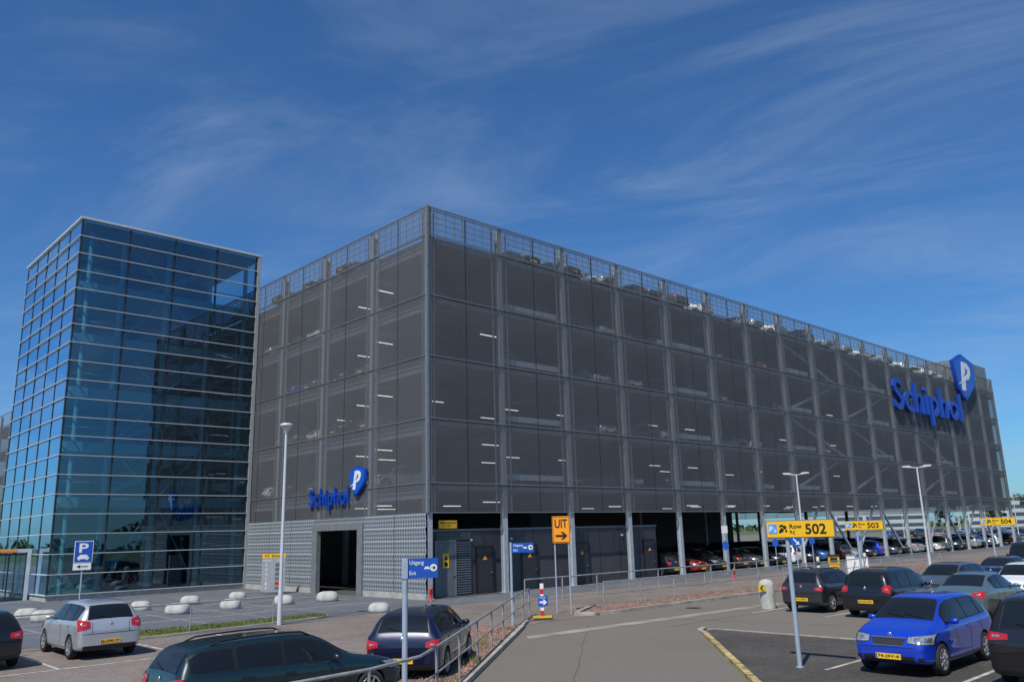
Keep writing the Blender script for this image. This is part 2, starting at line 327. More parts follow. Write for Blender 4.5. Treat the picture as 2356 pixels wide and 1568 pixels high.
        b=MB(); yc=hl[0]+(hl[1]-hl[0])*.42; zc_=hl[2]+(hl[3]-hl[2])*.48
        for dy in (0,.2): end(1,lambda u,v,dy=dy:sg*hw*(yc+dy+.05*(2*u-1)),lambda u,v:H*(zc_+.022*(2*v-1)),b,3,3,.016)
        b.build('lamp_reflector',chrome,o)
        b=MB(); end(1,lambda u,v:sg*hw*(.70+.12*u),lambda u,v:H*(.215+.045*v),b,3,3,.010); b.build('fog_light',black,root)
    b=MB(); end(1,lambda u,v:(2*u-1)*hw*.42*(.85+.15*v),lambda u,v:H*(.40+.085*v),b,8,3,.008); g=b.build('grille',black,root)
    bb=MB(); end(1,lambda u,v:(2*u-1)*hw*.44,lambda u,v:H*(.485+.012*v),bb,8,1,.014); end(1,lambda u,v:(2*u-1)*hw*.37,lambda u,v:H*(.393+.007*v),bb,8,1,.012)
    bb.build('trim',chrome,g)
    b=MB(); end(1,lambda u,v:(2*u-1)*hw*.62,lambda u,v:H*(.195+.075*v),b,8,3,.008); b.build('air_intake',black,root)
    b=MB(); end(-1,lambda u,v:(2*u-1)*hw*.80,lambda u,v:H*(.17+.07*v),b,10,3,.008); b.build('bumper_trim',black,root)
    b=MB(); doors=[(WIN[kind][-1][0]-.008)*L,(.215 if kind!='van' else .3)*L]
    if kind in('hatch','estate','mpv','sedan'): doors.append(((WIN[kind][-2][0])+.012)*L)
    for sg in (1,-1):
        for x in doors: side(sg,lambda u,v,x=x:x+(u-.5)*.016,lambda u,v,x=x:H*.2+(ip(x,2)*H+.0-H*.2)*v,b,1,8,.003)
        side(sg,lambda u,v:-.2*L+.42*L*u,lambda u,v:H*(.14+.05*v),b,10,1,.006)
    for z in (.435,): end(-1,lambda u,v:(2*u-1)*hw*.84,lambda u,v,z=z:H*(z+.009*v),b,10,1,.003)
    for s_ in (1,-1): end(-1,lambda u,v:s_*hw*.56+(u-.5)*.012,lambda u,v:H*(.44+.2*v),b,1,6,.003)
    end(1,lambda u,v:(2*u-1)*hw*.86,lambda u,v:H*(.375+.006*v),b,10,1,.003)
    tag(b.build('panel_gap',black,root),kind='stuff')
    for sg in (1,-1):
        for x in doors[::2] if kind!='van' else doors[:1]:
            p=hit((x+.10,sg*3,ip(x,2)*H-.12),(0,-sg,0),.02); b=MB().box(p.x-.085,p.x+.085,min(p.y,p.y-sg*.03),max(p.y,p.y-sg*.03),p.z-.014,p.z+.014); b.build('door_handle',paint,root)
        x=WIN[kind][-1][1]*L-.14*L*.35; p=hit((x,sg*3,ip(x,2)*H+.03),(0,-sg,0),.0)
        b=MB(); vs=[]; n=10
        for j in range(5):
            t=(j/4-.5)*math.pi
            for i in range(n): q=2*math.pi*i/n; vs.append((p.x+.02+.06*math.cos(t)*math.cos(q)*1.1,p.y+sg*(.11+.10*math.sin(t)),p.z+.05+.065*math.cos(t)**.6*math.sin(q)))
        b.add(vs,[(j*n+i,j*n+(i+1)%n,(j+1)*n+(i+1)%n,(j+1)*n+i) for j in range(4) for i in range(n)],True)
        b.box(p.x-.02,p.x+.03,min(p.y-.02*sg,p.y+.08*sg),max(p.y-.02*sg,p.y+.08*sg),p.z+.0,p.z+.03); b.build('wing_mirror',paint,root)
    for e,zz in ((-1,.33 if kind!='hatch' else .30),(1,.26)):
        p=hit((e*8,0,zz*H),(-e,0,0),.012); b=MB().box(min(p.x,p.x+e*.012),max(p.x,p.x+e*.012),-.26,.26,zz*H-.055,zz*H+.055); pl=b.build('number_plate',plate_m,root)
        if plate:
            mt=Matrix.Translation((p.x+e*.016,0,0))@Matrix.Rotation(e*math.pi/2,4,'Z')
            textfit(pl,plate,-.21,.23,zz*H-.035,zz*H+.035,0,blk,.02,mt)
            MB().box(-.255,-.225,0,.001,zz*H-.05,zz*H+.05).xf(mt).build('country_strip',blueS,pl)
    p=hit((-8,0,H*(.60 if kind!='van' else .5)),(1,0,0),.008); MB().lathe_y([(.001,-.01),(.045,-.01),(.05,0)],(0,0,0),16).xf(Matrix.Translation(p)@Matrix.Rotation(-math.pi/2,4,'Z')).build('badge',chrome,root)
    p=hit((8,0,H*.525),(-1,0,0),.008); MB().lathe_y([(.001,-.01),(.04,-.01),(.045,0)],(0,0,0),16).xf(Matrix.Translation(p)@Matrix.Rotation(math.pi/2,4,'Z')).build('badge',chrome,root)
    if kind in('hatch','estate','mpv'):
        p0=hit((-8,0,H*RW[kind][0]),(1,0,0),.02); p1=hit((-8,hw*.4,H*(RW[kind][0]+.05)),(1,0,0),.02); MB().bar(p0,p1,.02).build('rear_wiper',black,root)
    for s_ in (0.05,.5):
        p0=hit((8,hw*(s_-.05),H*(WS[kind][0]+.004)),(-1,0,0),.025); p1=hit((8,hw*(s_-.5),H*(WS[kind][0]+.035)),(-1,0,0),.025); MB().bar(p0,p1,.015).build('wiper',black,root)
    if rails:
        for sg in (1,-1):
            pts=[]
            for t in [i/10 for i in range(11)]:
                x=(-.36+.42*t)*L; h=bv.ray_cast(Vector((x,sg*hw*.62,5)),Vector((0,0,-1)))[0]; pts.append((x,sg*hw*.62,h.z+(.05 if 0<t<1 else .0)))
            MB().path(pts,.016,8).build('roof_rail',black,root)
    for ax in (axr,axf):
        for sg in (1,-1):
            c=(ax,sg*wy,wr)
            wl=MB().lathe_y([(.001,sg*.045),(wr*.66,sg*.045),(wr*.66,-sg*.1)],c,28).build('wheel',blk,root)
            MB().lathe_y([(wr*.66,-.09),(wr*.9,-.1),(wr*.985,-.075),(wr,-.04),(wr,.04),(wr*.985,.075),(wr*.9,.1),(wr*.66,.09)],c,32).build('tyre',tyre_m,wl)
            b=MB().lathe_y([(wr*.66,sg*.045),(wr*.68,sg*.092),(wr*.62,sg*.092),(wr*.60,sg*.05)],c,28)
            b.lathe_y([(.001,sg*.085),(wr*.17,sg*.085),(wr*.2,sg*.05)],c,16)
            for k in range(spokes):
                t=2*math.pi*k/spokes+.3; d=Vector((math.cos(t),0,math.sin(t))); b.bar(Vector(c)+d*wr*.12+Vector((0,sg*.07,0)),Vector(c)+d*wr*.64+Vector((0,sg*.075,0)),.055 if spokes<9 else .035,.025)
            b.build('rim',wheelmat or rim_m,wl)
    return root
def merge(root,name):
    V=[];F=[];MI=[];SMO=[];mats=[P_['grey']]
    def rec(o):
        if o.type=='MESH':
            me=o.data; off=len(V); V.extend([tuple(v.co) for v in me.vertices]); idx=[]
            for q in me.materials:
                if q not in mats: mats.append(q)
                idx.append(mats.index(q))
            for p in me.polygons: F.append(tuple(i+off for i in p.vertices)); MI.append(idx[p.material_index]); SMO.append(p.use_smooth)
        for c in o.children: rec(c)
    rec(root); me=bpy.data.meshes.new(name); me.from_pydata(V,[],F)
    for q in mats: me.materials.append(q)
    for p,mi,s in zip(me.polygons,MI,SMO): p.material_index=mi; p.use_smooth=s
    try: me.set_sharp_from_angle(angle=R(40))
    except Exception: pass
    return me
def place(o,x,y,deg,z=.02): o.location=(x,y,z); o.rotation_euler=(0,0,R(deg)); return o
P_={ 'silver':paintm('silver paint',(.50,.52,.55),.45),'black':paintm('black paint',(.010,.010,.014)),'teal':paintm('dark teal paint',(.008,.026,.034),.3),'navy':paintm('navy paint',(.006,.010,.042)),
 'blue':paintm('bright blue paint',(.006,.045,.48),.15),'maroon':paintm('plum black paint',(.016,.011,.014)),'grey':paintm('grey paint',(.10,.11,.125),.4),'dark':paintm('anthracite paint',(.03,.032,.036),.3),
 'green':paintm('sage grey paint',(.12,.17,.17),.4),'white':paintm('white car paint',(.75,.75,.75),0),'red':paintm('red car paint',(.40,.015,.015)),'lblue':paintm('mid blue paint',(.03,.16,.45)),'beige':paintm('champagne paint',(.35,.32,.26),.4)}
corsa=make_car('hatch',4.0,1.74,1.53,P_['silver'],'silver hatchback seen from behind on the left, the only silver car in the foreground','6-XPK-77',tl=(.62,.96,.50,.70),spokes=5)
place(corsa,-17.3,-6.15,90)
place(make_car('hatch',4.1,1.72,1.48,P_['black'],'black hatchback cut off by the left edge of the photo','8-TGX-03'),-20.3,-6.2,90)
place(make_car('estate',4.55,1.72,1.42,P_['teal'],'dark green estate car with black roof rails behind the foreground railing','31-HF-NB',rails=True,spokes=7),-17.65,-18.65,0)
place(make_car('hatch',4.15,1.72,1.46,P_['navy'],'dark blue hatchback seen from behind beside the curved railing','03-JF-SP',tl=(.62,.94,.46,.60),spokes=5),-12.85,-16.7,39)
place(make_car('hatch',4.05,1.66,1.52,P_['blue'],'bright blue hatchback facing the camera, parked at lower right','76-JSV-6',hl=(.48,.95,.42,.535),spokes=7),-5.55,-25.6,180)
place(make_car('mpv',4.8,1.88,1.74,P_['maroon'],'large black people carrier cut off by the right edge of the photo','6-KLX-98',tl=(.55,.96,.50,.60)),-5.45,-28.5,0)
place(make_car('hatch',3.8,1.7,1.50,P_['dark'],'dark grey small hatchback beside the white chevron bollard','1N-266-J',rails=True,tl=(.62,.94,.50,.60)),5.3,-17.85,0)
place(make_car('mpv',4.25,1.77,1.60,P_['black'],'dark compact people carrier between the small grey hatchback and the green grey saloon','74-NV-PX',tl=(.66,.94,.50,.68)),4.8,-20.55,0)
place(make_car('sedan',4.4,1.72,1.45,P_['green'],'green grey saloon parked behind the bright blue hatchback','26-TX-GD'),5.2,-23.3,0)
place(make_car('estate',4.4,1.74,1.45,P_['grey'],'mid grey estate car in the row behind the green grey saloon'),11.3,-20.2,180)
place(make_car('hatch',4.0,1.7,1.46,P_['white'],'white hatchback cut off by the right edge, behind the black people carrier'),11.6,-22.9,180)
place(make_car('sedan',4.5,1.76,1.44,P_['navy'],'dark saloon car in front of the black van at right'),18.8,-20.1,0)
place(make_car('van',4.9,1.9,1.95,P_['black'],'black delivery van below the yellow Row 504 sign'),26.2,-19.4,180)
protos={}
for k,(L,W,H) in {'hatch':(4.0,1.72,1.47),'estate':(4.6,1.76,1.47),'sedan':(4.5,1.76,1.43),'mpv':(4.4,1.8,1.62)}.items():
    r=make_car(k,L,W,H,P_['grey'],'x'); protos[k]=merge(r,'parked_car')
    for c in list(r.children_recursive): bpy.data.objects.remove(c)
    bpy.data.objects.remove(r)
def far_car(kind,col,x,y,deg,z,label,group):
    o=bpy.data.objects.new('parked_car',protos[kind]); C.objects.link(o)
    o.material_slots[0].link='OBJECT'; o.material_slots[0].material=P_[col]; place(o,x,y,deg,z); return tag(o,label,'car',group)
ORD=['first','second','third','fourth','fifth','sixth','seventh','eighth','ninth','tenth','eleventh','twelfth','thirteenth','fourteenth','fifteenth','sixteenth','seventeenth','eighteenth','nineteenth','twentieth']+['twenty-'+s for s in ['first','second','third','fourth','fifth','sixth','seventh','eighth','ninth']]+['thirtieth']
CN={'lblue':'azure','dark':'anthracite','green':'sage'}
cn=lambda c:CN.get(c,c)
# ---------------------------------------------------------------- ground
struct('ground',MB().flat([(-2500,-2500),(2500,-2500),(2500,2500),(-2500,2500)],0),field)
struct('road',MB().flat([(-90,-95),(260,-95),(260,150),(-90,150)],.004),asphalt)
struct('pavement',MB().flat([(-85,-4.3),(-85,-78),(-50,-49),(-5.7,-12.75),(-5.0,-12.25),(-4.0,-12.0),(90,-12.0),(90,-3.5),(-8,-3.5),(-8,-4.3)],.012),brickp)
struct('plaza',MB().flat([(-85,-4.3),(-8,-4.3),(-8,-3.5),(95,-3.5),(95,0),(0,0),(0,100),(-85,100)],.016),paver)
struct('parking_bay',MB().flat([(-3.3,-18.05),(-2.6,-18.0),(-2.6,-60),(-52,-60)],.012),brickd)
struct('garage_floor',MB().flat([(0.1,.1),(91,.1),(91,107),(.1,107)],.022),gfloor)
struct('concrete_strip',MB().flat([(-7.6,-14.9),(-7.2,-14.35),(6.5,-14.95),(6.5,-15.55)],.010),M('strip concrete',(.26,.235,.19),.9,var=.3,scale=1,bump=.3))
b=MB().slab([(-1.2,-12.0),(90,-12.0),(90,-9.8),(1.2,-9.8),(-1.4,-11.4)],0,.07); b.build('gravel_bed',gravel)['kind']='structure'
b=MB().slab([(-5.6,-12.55),(-19.0,-23.5),(-20.0,-22.4),(-6.4,-11.3)],0,.06); b.build('gravel_strip',gravel)['kind']='structure'
b=MB().slab([(-16.5,-4.2),(-7.4,-3.0),(-7.0,-2.2),(-16.5,-1.8)],0,.05); b.build('grass_strip',grassm)['kind']='structure'
gb=MB()
def blade(x,y,z0,hh):
    h=random.uniform(.4,1)*hh; a=random.uniform(0,6.28); w=.012
    gb.add([(x-w*math.cos(a),y-w*math.sin(a),z0),(x+w*math.cos(a),y+w*math.sin(a),z0),(x+random.uniform(-.04,.04),y+random.uniform(-.04,.04),z0+h)],[(0,1,2)])
for i in range(6000):
    x=random.uniform(-16.4,-7.2); blade(x,random.uniform(-4.1+(x+16.5)*.13,-1.9),.05,.10)
tag(gb.build('grass',grassm,fix=False),'short green grass on the verge behind the silver hatchback','grass',kind='stuff')
gb=MB()
for i in range(110):   # weeds in the gravel strips
    t=random.random(); s_=random.uniform(-.5,.5)
    if i<70: cx_,cy_=-6.2-12.5*t+s_*.5,-12.2-10.6*t-s_*.5
    else: cx_,cy_=random.uniform(0,30),random.uniform(-11.8,-10)
    for k in range(16): blade(cx_+random.gauss(0,.10),cy_+random.gauss(0,.10),.06,.17)
tag(gb.build('weeds',M('dry weeds',(.16,.17,.06),.8,var=.4,scale=2),fix=False),'sparse dry weeds growing in the red gravel strips','weeds',kind='stuff')
gb=MB()
for i in range(2600):
    if i<1300:
        t=random.random(); s_=random.uniform(.02,1.3); cx_,cy_=-5.8-13.0*t-s_*.55,-12.55-10.6*t+s_*.75
    else: cx_,cy_=random.uniform(-1,26),random.uniform(-11.9,-9.95)
    r_=random.uniform(.02,.05); a=random.uniform(0,3); vs=[(cx_+r_*math.cos(a+q*2.09),cy_+r_*math.sin(a+q*2.09),.06) for q in range(3)]+[(cx_,cy_,.065+r_)]
    gb.add(vs,[(0,1,3),(1,2,3),(2,0,3)])
tag(gb.build('gravel',M('red stones',(.28,.15,.12),.9,var=.5,scale=8),fix=False),'loose red stones lying on the gravel beds','gravel',kind='stuff')
def kerb(name,pts,w,h,mt):
    b=MB()
    for a,c in zip(pts[:-1],pts[1:]):
        a=Vector((*a,0));c=Vector((*c,0)); L=(c-a).length; n=max(1,round(L/1.0)); d=(c-a)/n
        for i in range(n):
            b.bar(a+d*i+d*.008+Z*(h/2),a+d*(i+1)-d*.008+Z*(h/2),w,h)
    return struct(name,b,mt)
kerb('kerb',[(-22,-25.95),(-13.4,-19.0),(-6.0,-12.9),(-5.3,-12.25),(-4.6,-11.7)],.15,.12,kerbm)
kerb('kerb',[(90,-12.1),(0,-12.1),(-1.2,-11.9),(-1.7,-11.4),(-.4,-10.6),(1.2,-9.75)],.15,.13,kerbm)
kerb('kerb',[(-32,-43.0),(-9.8,-23.75),(-3.9,-18.6)],.15,.10,kerbY)
kerb('kerb',[(-3.9,-18.6),(-3.45,-18.1),(-2.9,-17.9)],.15,.10,kerbm)
kerb('kerb',[(-7.0,-2.15),(-7.4,-3.1),(-16.5,-4.3),(-30,-4.4)],.15,.05,kerbm)
kerb('kerb',[(-2.8,-17.95),(-2.5,-18.1),(-2.5,-30)],.08,.03,kerbm)
ln=MB()
for y in (-24.2,-26.95,-29.9): ln.box(-7.6,-2.9,y-.05,y+.05,.016,.018)
for y in (-16.4,-19.2,-21.9,-24.6): ln.box(2.4,12.5,y-.05,y+.05,.008,.010)
for x in (-22,-18.85,-15.6,-12.9): ln.box(x-.05,x+.05,-9.2,-4.6,.016,.018)
ln.box(-24,-14,-9.3,-9.2,.016,.018)
for x in (18,30): 
    for y in range(-60,-15,3): ln.box(x-2.3,x+2.3,y-.05,y+.05,.008,.010)
struct('road_marking',ln,line_m)
tr=MB()
def wob(x0,y0,x1,y1,w,z):
    n=20; P0=Vector((x0,y0,z)); P1=Vector((x1,y1,z)); d=(P1-P0).normalized(); nn=Vector((-d.y,d.x,0)); L_=[]
    for i in range(n+1):
        p=P0.lerp(P1,i/n)+nn*random.uniform(-.05,.05); L_.append((p-nn*w,p+nn*w))
    for i in range(n): tr.add([L_[i][0],L_[i+1][0],L_[i+1][1],L_[i][1]],[(0,1,2,3)])
wob(-3,-16.5,24,-16.8,.012,.0085); wob(-1,-13,2,-30,.010,.0085); wob(-17,-25,-3.5,-13.6,.008,.0085)
struct('tar_seam',tr,M('tar',(.085,.08,.07),.7))
mh=MB(); mh.lathe_z([(.001,.012),(.30,.012),(.32,.009)],(3.0,-13.4,0),20); struct('manhole_cover',mh,M('cast iron',(.06,.058,.055),.6,.5,var=.3,scale=12))
pl=MB()
for i in range(7): 
    a=(-22+i*2.6); pl.box(a,a+.12,-1.2,16,.020,.022)
for y in (1.2,4.4,7.6): pl.box(-30,-1.5,y,y+.3,.024,.026)
struct('plaza_marking',pl,M('pale paver band',(.22,.23,.25),.85))
# ---------------------------------------------------------------- garage
gar=empty('parking_garage',(0,0,0),0,'huge grey five level parking garage wrapped in metal mesh','parking garage')
NX=17; LX=NX*BAY; LY=20*BAY
LV=[4.2,5.7,9.0,12.3,15.62,18.95,20.6]; FL=[5.7,9.0,12.3,15.62,18.95]
cnt=0; rest=MB()
def panel(face,i,z0,z1,mt):
    global cnt
    b=MB()
    for k in (0,1):
        a=i*BAY+k*BAY/2+.02; c=a+BAY/2-.04
        q=[(a,0,z0),(c,0,z0),(c,0,z1),(a,0,z1)] if face=='R' else [(0,a,z0),(0,c,z0),(0,c,z1),(0,a,z1)]
        b.add(q,[(0,1,2,3)])
    if (face=='R' and i<13 or face=='L' and i<4) and cnt<100:
        cnt+=1; b.build('mesh_panel',mt,gar,fix=False)
    else:
        rest.cur=1 if mt is parm else 0; rest.add(b.v,b.f)
for i in range(20):
    for z0,z1 in zip(LV[:-1],LV[1:]):
        mt=parm if z0>18 else fac
        if i<NX: panel('R',i,z0+.03,z1-.03,mt)
        panel('L',i,z0+.03,z1-.03,mt)
rest.cur=0
rest.add([(LX,0,4.2),(LX,LY,4.2),(LX,LY,20.6),(LX,0,20.6)],[(0,1,2,3)]); rest.add([(0,LY,4.2),(LX,LY,4.2),(LX,LY,20.6),(0,LY,20.6)],[(0,1,2,3)])
tag(rest.build('mesh_panel',[fac,parm],gar,fix=False),kind='stuff')
for z in LV:
    t=.025 if z<20 else .04
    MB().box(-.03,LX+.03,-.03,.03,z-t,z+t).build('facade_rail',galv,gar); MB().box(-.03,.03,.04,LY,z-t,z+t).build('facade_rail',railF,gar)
for z in FL:
    MB().box(.50,LX-.2,.35,LY-.3,z-.32,z-.02).build('floor_slab',slabm,gar)
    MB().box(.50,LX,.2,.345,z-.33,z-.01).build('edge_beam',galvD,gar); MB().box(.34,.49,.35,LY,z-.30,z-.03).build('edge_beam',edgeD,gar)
for i in range(NX+1):
    x=min(max(i*BAY,.2),LX-.15); b=MB(); top=20.55
    b.box(x-.14,x+.14,.05,.08,4.2,top); b.box(x-.14,x+.14,.30,.33,4.2,top); b.box(x-.015,x+.015,.08,.30,4.2,top); b.build('column',galvC,gar)
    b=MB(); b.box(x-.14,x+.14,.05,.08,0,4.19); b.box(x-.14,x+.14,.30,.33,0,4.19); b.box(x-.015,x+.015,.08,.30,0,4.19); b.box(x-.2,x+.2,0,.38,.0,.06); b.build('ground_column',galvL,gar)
for i in range(1,20):
    y=i*BAY; b=MB(); b.box(.05,.08,y-.14,y+.14,4.2 if i<4 else 0,20.55); b.box(.30,.33,y-.14,y+.14,4.2 if i<4 else 0,20.55); b.box(.08,.30,y-.015,y+.015,4.2 if i<4 else 0,20.55)
    b.build('column',galvC,gar)
fx_=MB()
for i in range(NX):
    for o_ in (.55,BAY-.55): x=i*BAY+o_; fx_.box(x-.035,x+.035,.10,.16,4.25,20.4)
for i in range(5):
    for o_ in (.55,BAY-.55): y=i*BAY+o_; fx_.box(.10,.16,y-.035,y+.035,4.25,20.4)
tag(fx_.build('fixing_post',galv,gar),kind='stuff')
for i in range(1,NX,2):
    for y in (16.2,32.4): MB().box(i*BAY-.15,i*BAY+.15,y-.15,y+.15,0,18.6).build('inner_column',galvC,gar)
be=MB()
for z in FL:
    for i in range(NX+1): be.box(i*BAY+.42-.09,i*BAY+.42+.09,.55,32,z-.75,z-.34)
    for j in range(1,8): be.box(.7,16,j*BAY-.09,j*BAY+.09,z-.78,z-.34)
tag(be.build('ceiling_beam',galv,gar),kind='stuff')
b=MB()
for i in range(NX*2):
    x0=i*BAY/2+.10; x1=(i+1)*BAY/2-.10
    b.box(x0,x0+.04,.03,.06,19.05,20.5).box(x1-.04,x1,.03,.06,19.05,20.5).box(x0,x1,.02,.05,19.05,19.09).box(x0,x1,.02,.05,20.42,20.46)
    for q in (1,2,3): x=x0+(x1-x0)*q/4; b.box(x-.012,x+.012,.03,.055,19.05,20.5)
b.box(0,LX,.06,.085,19.75,19.78).box(0,LX,.06,.085,19.40,19.42).box(0,LX,.06,.085,20.10,20.12); b.build('parapet_grid',galv,gar)
b=MB()
for i in range(14):
    y0=i*BAY/2+.10; y1=(i+1)*BAY/2-.10
    b.box(.03,.06,y0,y0+.04,19.05,20.5).box(.03,.06,y1-.04,y1,19.05,20.5).box(.02,.05,y0,y1,19.05,19.09).box(.02,.05,y0,y1,20.42,20.46)
    for q in (1,2,3): y=y0+(y1-y0)*q/4; b.box(.03,.055,y-.012,y+.012,19.05,20.5)
b.box(.06,.085,0,36,19.75,19.78).box(.06,.085,0,36,19.40,19.42).box(.06,.085,0,36,20.10,20.12); b.build('parapet_grid',galv,gar)
b=MB()
for i in range(NX*2):
    x=(i*.5)*BAY
    if i%2: b.box(x-.02,x+.02,-.012,.012,4.2,20.5)
for i in range(9):
    y=(i*.5)*BAY
    if i%2: b.box(-.012,.012,y-.02,y+.02,4.2,20.5)
b.build('panel_joint',dmul,gar)
MB().box(-.045,.10,-.045,.10,4.2,20.65).build('corner_post',galv,gar)
def brace(i0,zs):
    for k,(z0,z1) in enumerate(zs):
        a=i0*BAY; p0=(a,.6,z0); p1=(a+2*BAY,.6,z1)
        if k%2: p0,p1=(a+2*BAY,.6,z0),(a,.6,z1)
        MB().bar(p0,p1,.18).build('brace',galvC,gar); 
prs=[(5.7,9.0),(9.0,12.3),(12.3,15.6),(15.6,18.7)]
brace(7,prs); brace(9,prs); brace(12,prs[:2]); 
for i0 in (7,9,12,14): MB().bar((i0*BAY,.6,.1),(i0*BAY+BAY,.6,5.2),.16).build('brace',galvL,gar); MB().bar((i0*BAY+2*BAY,.6,.1),(i0*BAY+BAY,.6,5.2),.16).build('brace',galvL,gar)
for z in FL[:4]:
    for i in (1,4,7,10,13): MB().box(i*BAY+.25,(i+1)*BAY-.25,.5,.58,z+.3,z+.62).build('crash_barrier',galvL,gar)
for z in FL:
    for i in range(0,12):
        if (i*7+int(z))%3==1: continue
        MB().box(i*BAY+2.0,i*BAY+3.4,7.97,8.03,z-.85,z-.81).build('ceiling_light',emitw,gar)
        if i%2==0: MB().box(i*BAY+3.4,i*BAY+4.8,11.97,12.03,z-.85,z-.81).build('ceiling_light',emitw,gar)
    for j in range(0,4):
        if (j+int(z))%2: MB().box(6.0,7.4,j*BAY+2.6,j*BAY+2.66,z-.85,z-.81).build('ceiling_light',emitw,gar)
for i in range(5,12): MB().box(i*BAY+1,i*BAY+2.4,3.9,3.96,4.76,4.80).build('ceiling_light',emitw,gar)  # extra row of tubes, added to brighten the dark ground floor
MB().box(80.6,LX-.4,.4,9,18.95,22.2).build('stair_core',galv,gar)
for (x0,x1,y0,y1) in ((24,34,26,34),(40,52,27,36),(2,20,24,34)): MB().box(x0,x1,y0,y1,.02,18.6).build('core_or_added_wall',slabm,gar)  # unseen inner cores, added to darken the garage interior
MB().box(LX-.75,LX-.55,.6,40,5.4,18.9).build('added_dark_end_wall',darkg,gar); MB().box(20,66,24.2,24.5,.02,5.3).build('core_or_added_wall',darkg,gar)  # added dark walls: block sky behind the mesh and daylight through the ground floor
MB().box(14,18,7,24,.02,5.3).build('core_or_added_wall',darkg,gar)  # another added wall, keeps the open ground floor dark
def folded(y0,y1,nm='perforated_wall'):
    b=MB(); n=6; z0=.3; H=(4.16-z0)/n
    for k in range(n):
        za=z0+k*H; zb=za+H; o=.0 if k%2 else .02
        b.add([(-.05,y0,za),(-.05,y1,za),(-.09-o,y1,zb-.04),(-.09-o,y0,zb-.04)],[(0,1,2,3)]); b.add([(-.09-o,y0,zb-.04),(-.09-o,y1,zb-.04),(-.05,y1,zb),(-.05,y0,zb)],[(0,1,2,3)])
    b.build(nm,weave,gar,fix=False)
folded(.05,2.75); folded(2.79,5.6); folded(10.95,13.7); folded(13.74,16.5); folded(16.54,19.5)
b=MB(); b.add([(-.05,5.6,3.86),(-.05,10.95,3.86),(-.10,10.95,4.16),(-.10,5.6,4.16)],[(0,1,2,3)]); b.build('perforated_wall',weave,gar,fix=False)
MB().box(-.12,.2,0.02,5.59,0,.3).build('plinth',conc,gar); MB().box(-.12,.2,10.96,19.5,0,.3).build('plinth',conc,gar)
MB().box(0.0,.2,.3,5.58,.3,4.18).build('backing_wall',darkg,gar); MB().box(0,.2,10.97,19.5,.3,4.18).build('backing_wall',darkg,gar)
b=MB().box(-.22,.05,5.6,6.1,0,3.85).box(-.22,.05,10.4,10.95,0,3.85).box(-.22,.05,6.1,10.4,3.5,3.85); b.build('entrance_frame',galv,gar)
MB().box(.6,.66,6.1,7.2,2.2,3.45).build('height_sign',greyd,gar)
faceB=M('logo face blue',(.008,.09,.50),.35,var=.04)
def logo(name,label,face,x0,x1,z0,z1,sx0,sx1,sz0,sz1,ext):
    root=empty(name,(0,0,0),0,label,'sign')
    if face=='R': mt=Matrix.Translation((0,-ext*1.6-.05,0))
    else: mt=Matrix(((0,1,0,-ext*1.6-.05),(-1,0,0,0),(0,0,1,0),(0,0,0,1)))   # local x -> -Y
    BO=.012; SP=1.07
    v,f=tgeo('Schiphol',BO,.1,SP); ax=min(q[0] for q in v);bx=max(q[0] for q in v);az=min(q[1] for q in v);bz=max(q[1] for q in v)
    ends=[]
    for i in range(1,9):
        vv,_=tgeo('Schiphol'[:i],BO,0,SP); ends.append(max(q[0] for q in vv)+.012)
    T=lambda q:(x0+(q[0]-ax)/(bx-ax)*(x1-x0),-q[2]/.1*ext,z0+(q[1]-az)/(bz-az)*(z1-z0))
    lo=-9
    for e in ends:
        b=MB()
        for fc in f:
            cx=sum(v[i][0] for i in fc)/len(fc)
            if lo<cx<=e: b.add([T(v[i]) for i in fc],[tuple(range(len(fc)))])
        if b.v: b.xf(mt).build('letter',logoB,root,fix=False)
        lo=e
    sh=[(0,.80),(.44,1),(1,.86),(1,.50),(.93,.36),(.45,0),(.28,.06),(.14,.22),(.05,.5)]
    S=lambda p,q=1:(sx0+((p[0]-.5)*q+.5)*(sx1-sx0),sz0+((p[1]-.5)*q+.5)*(sz1-sz0))
    shd=MB().prism([S(p) for p in sh],-ext*1.3,ext).xf(mt).build('shield',logoB,root)
    MB().prism([S(p,.9) for p in sh],-ext*1.3-.04,-ext*1.3-.01).xf(mt).build('shield_face',faceB,shd)
    w=sx1-sx0;h=sz1-sz0; yb=-ext*1.3
    Q=lambda a,c:(sx0+(a+(c-.5)*.20)*w,sz0+c*h)      # slanted
    pb=MB(); cxp,czp=.48,.63; ro,ri=.25,.105
    pb.prism([Q(.33,.20),Q(.49,.20),Q(.49,.83),Q(.33,.83)],yb-.07,yb-.045)
    K=12
    for i in range(K):
        t0=-math.pi/2+math.pi*i/K; t1=-math.pi/2+math.pi*(i+1)/K
        q=[Q(cxp+ri*math.cos(t0),czp+ri*.8*math.sin(t0)),Q(cxp+ro*math.cos(t0),czp+ro*.8*math.sin(t0)),Q(cxp+ro*math.cos(t1),czp+ro*.8*math.sin(t1)),Q(cxp+ri*math.cos(t1),czp+ri*.8*math.sin(t1))]
        pb.prism(q,yb-.068,yb-.045)
    pb.xf(mt).build('letter',white,shd)
    MB().prism([Q(.14,.30),Q(.38,.37),Q(.60,.50),Q(.66,.62),Q(.40,.45)],yb-.08,yb-.0715).xf(mt).build('swoosh',white,shd)
    MB().prism([Q(.36,.50),Q(.55,.60),Q(.60,.68),Q(.50,.60)],yb-.09,yb-.0815).xf(mt).build('swoosh_blue',faceB,shd)  # blue part of the swoosh arrow
logo('logo_sign','big blue Schiphol lettering with P shield high on the far end of the long facade','R',58.6,77.4,13.2,17.5,76.3,83.4,16.9,22.5,.14)
logo('logo_sign','smaller blue Schiphol lettering with P shield above the garage entrance','L',-11.5,-7.15,4.62,5.95,-7.0,-5.35,5.35,7.0,.05)
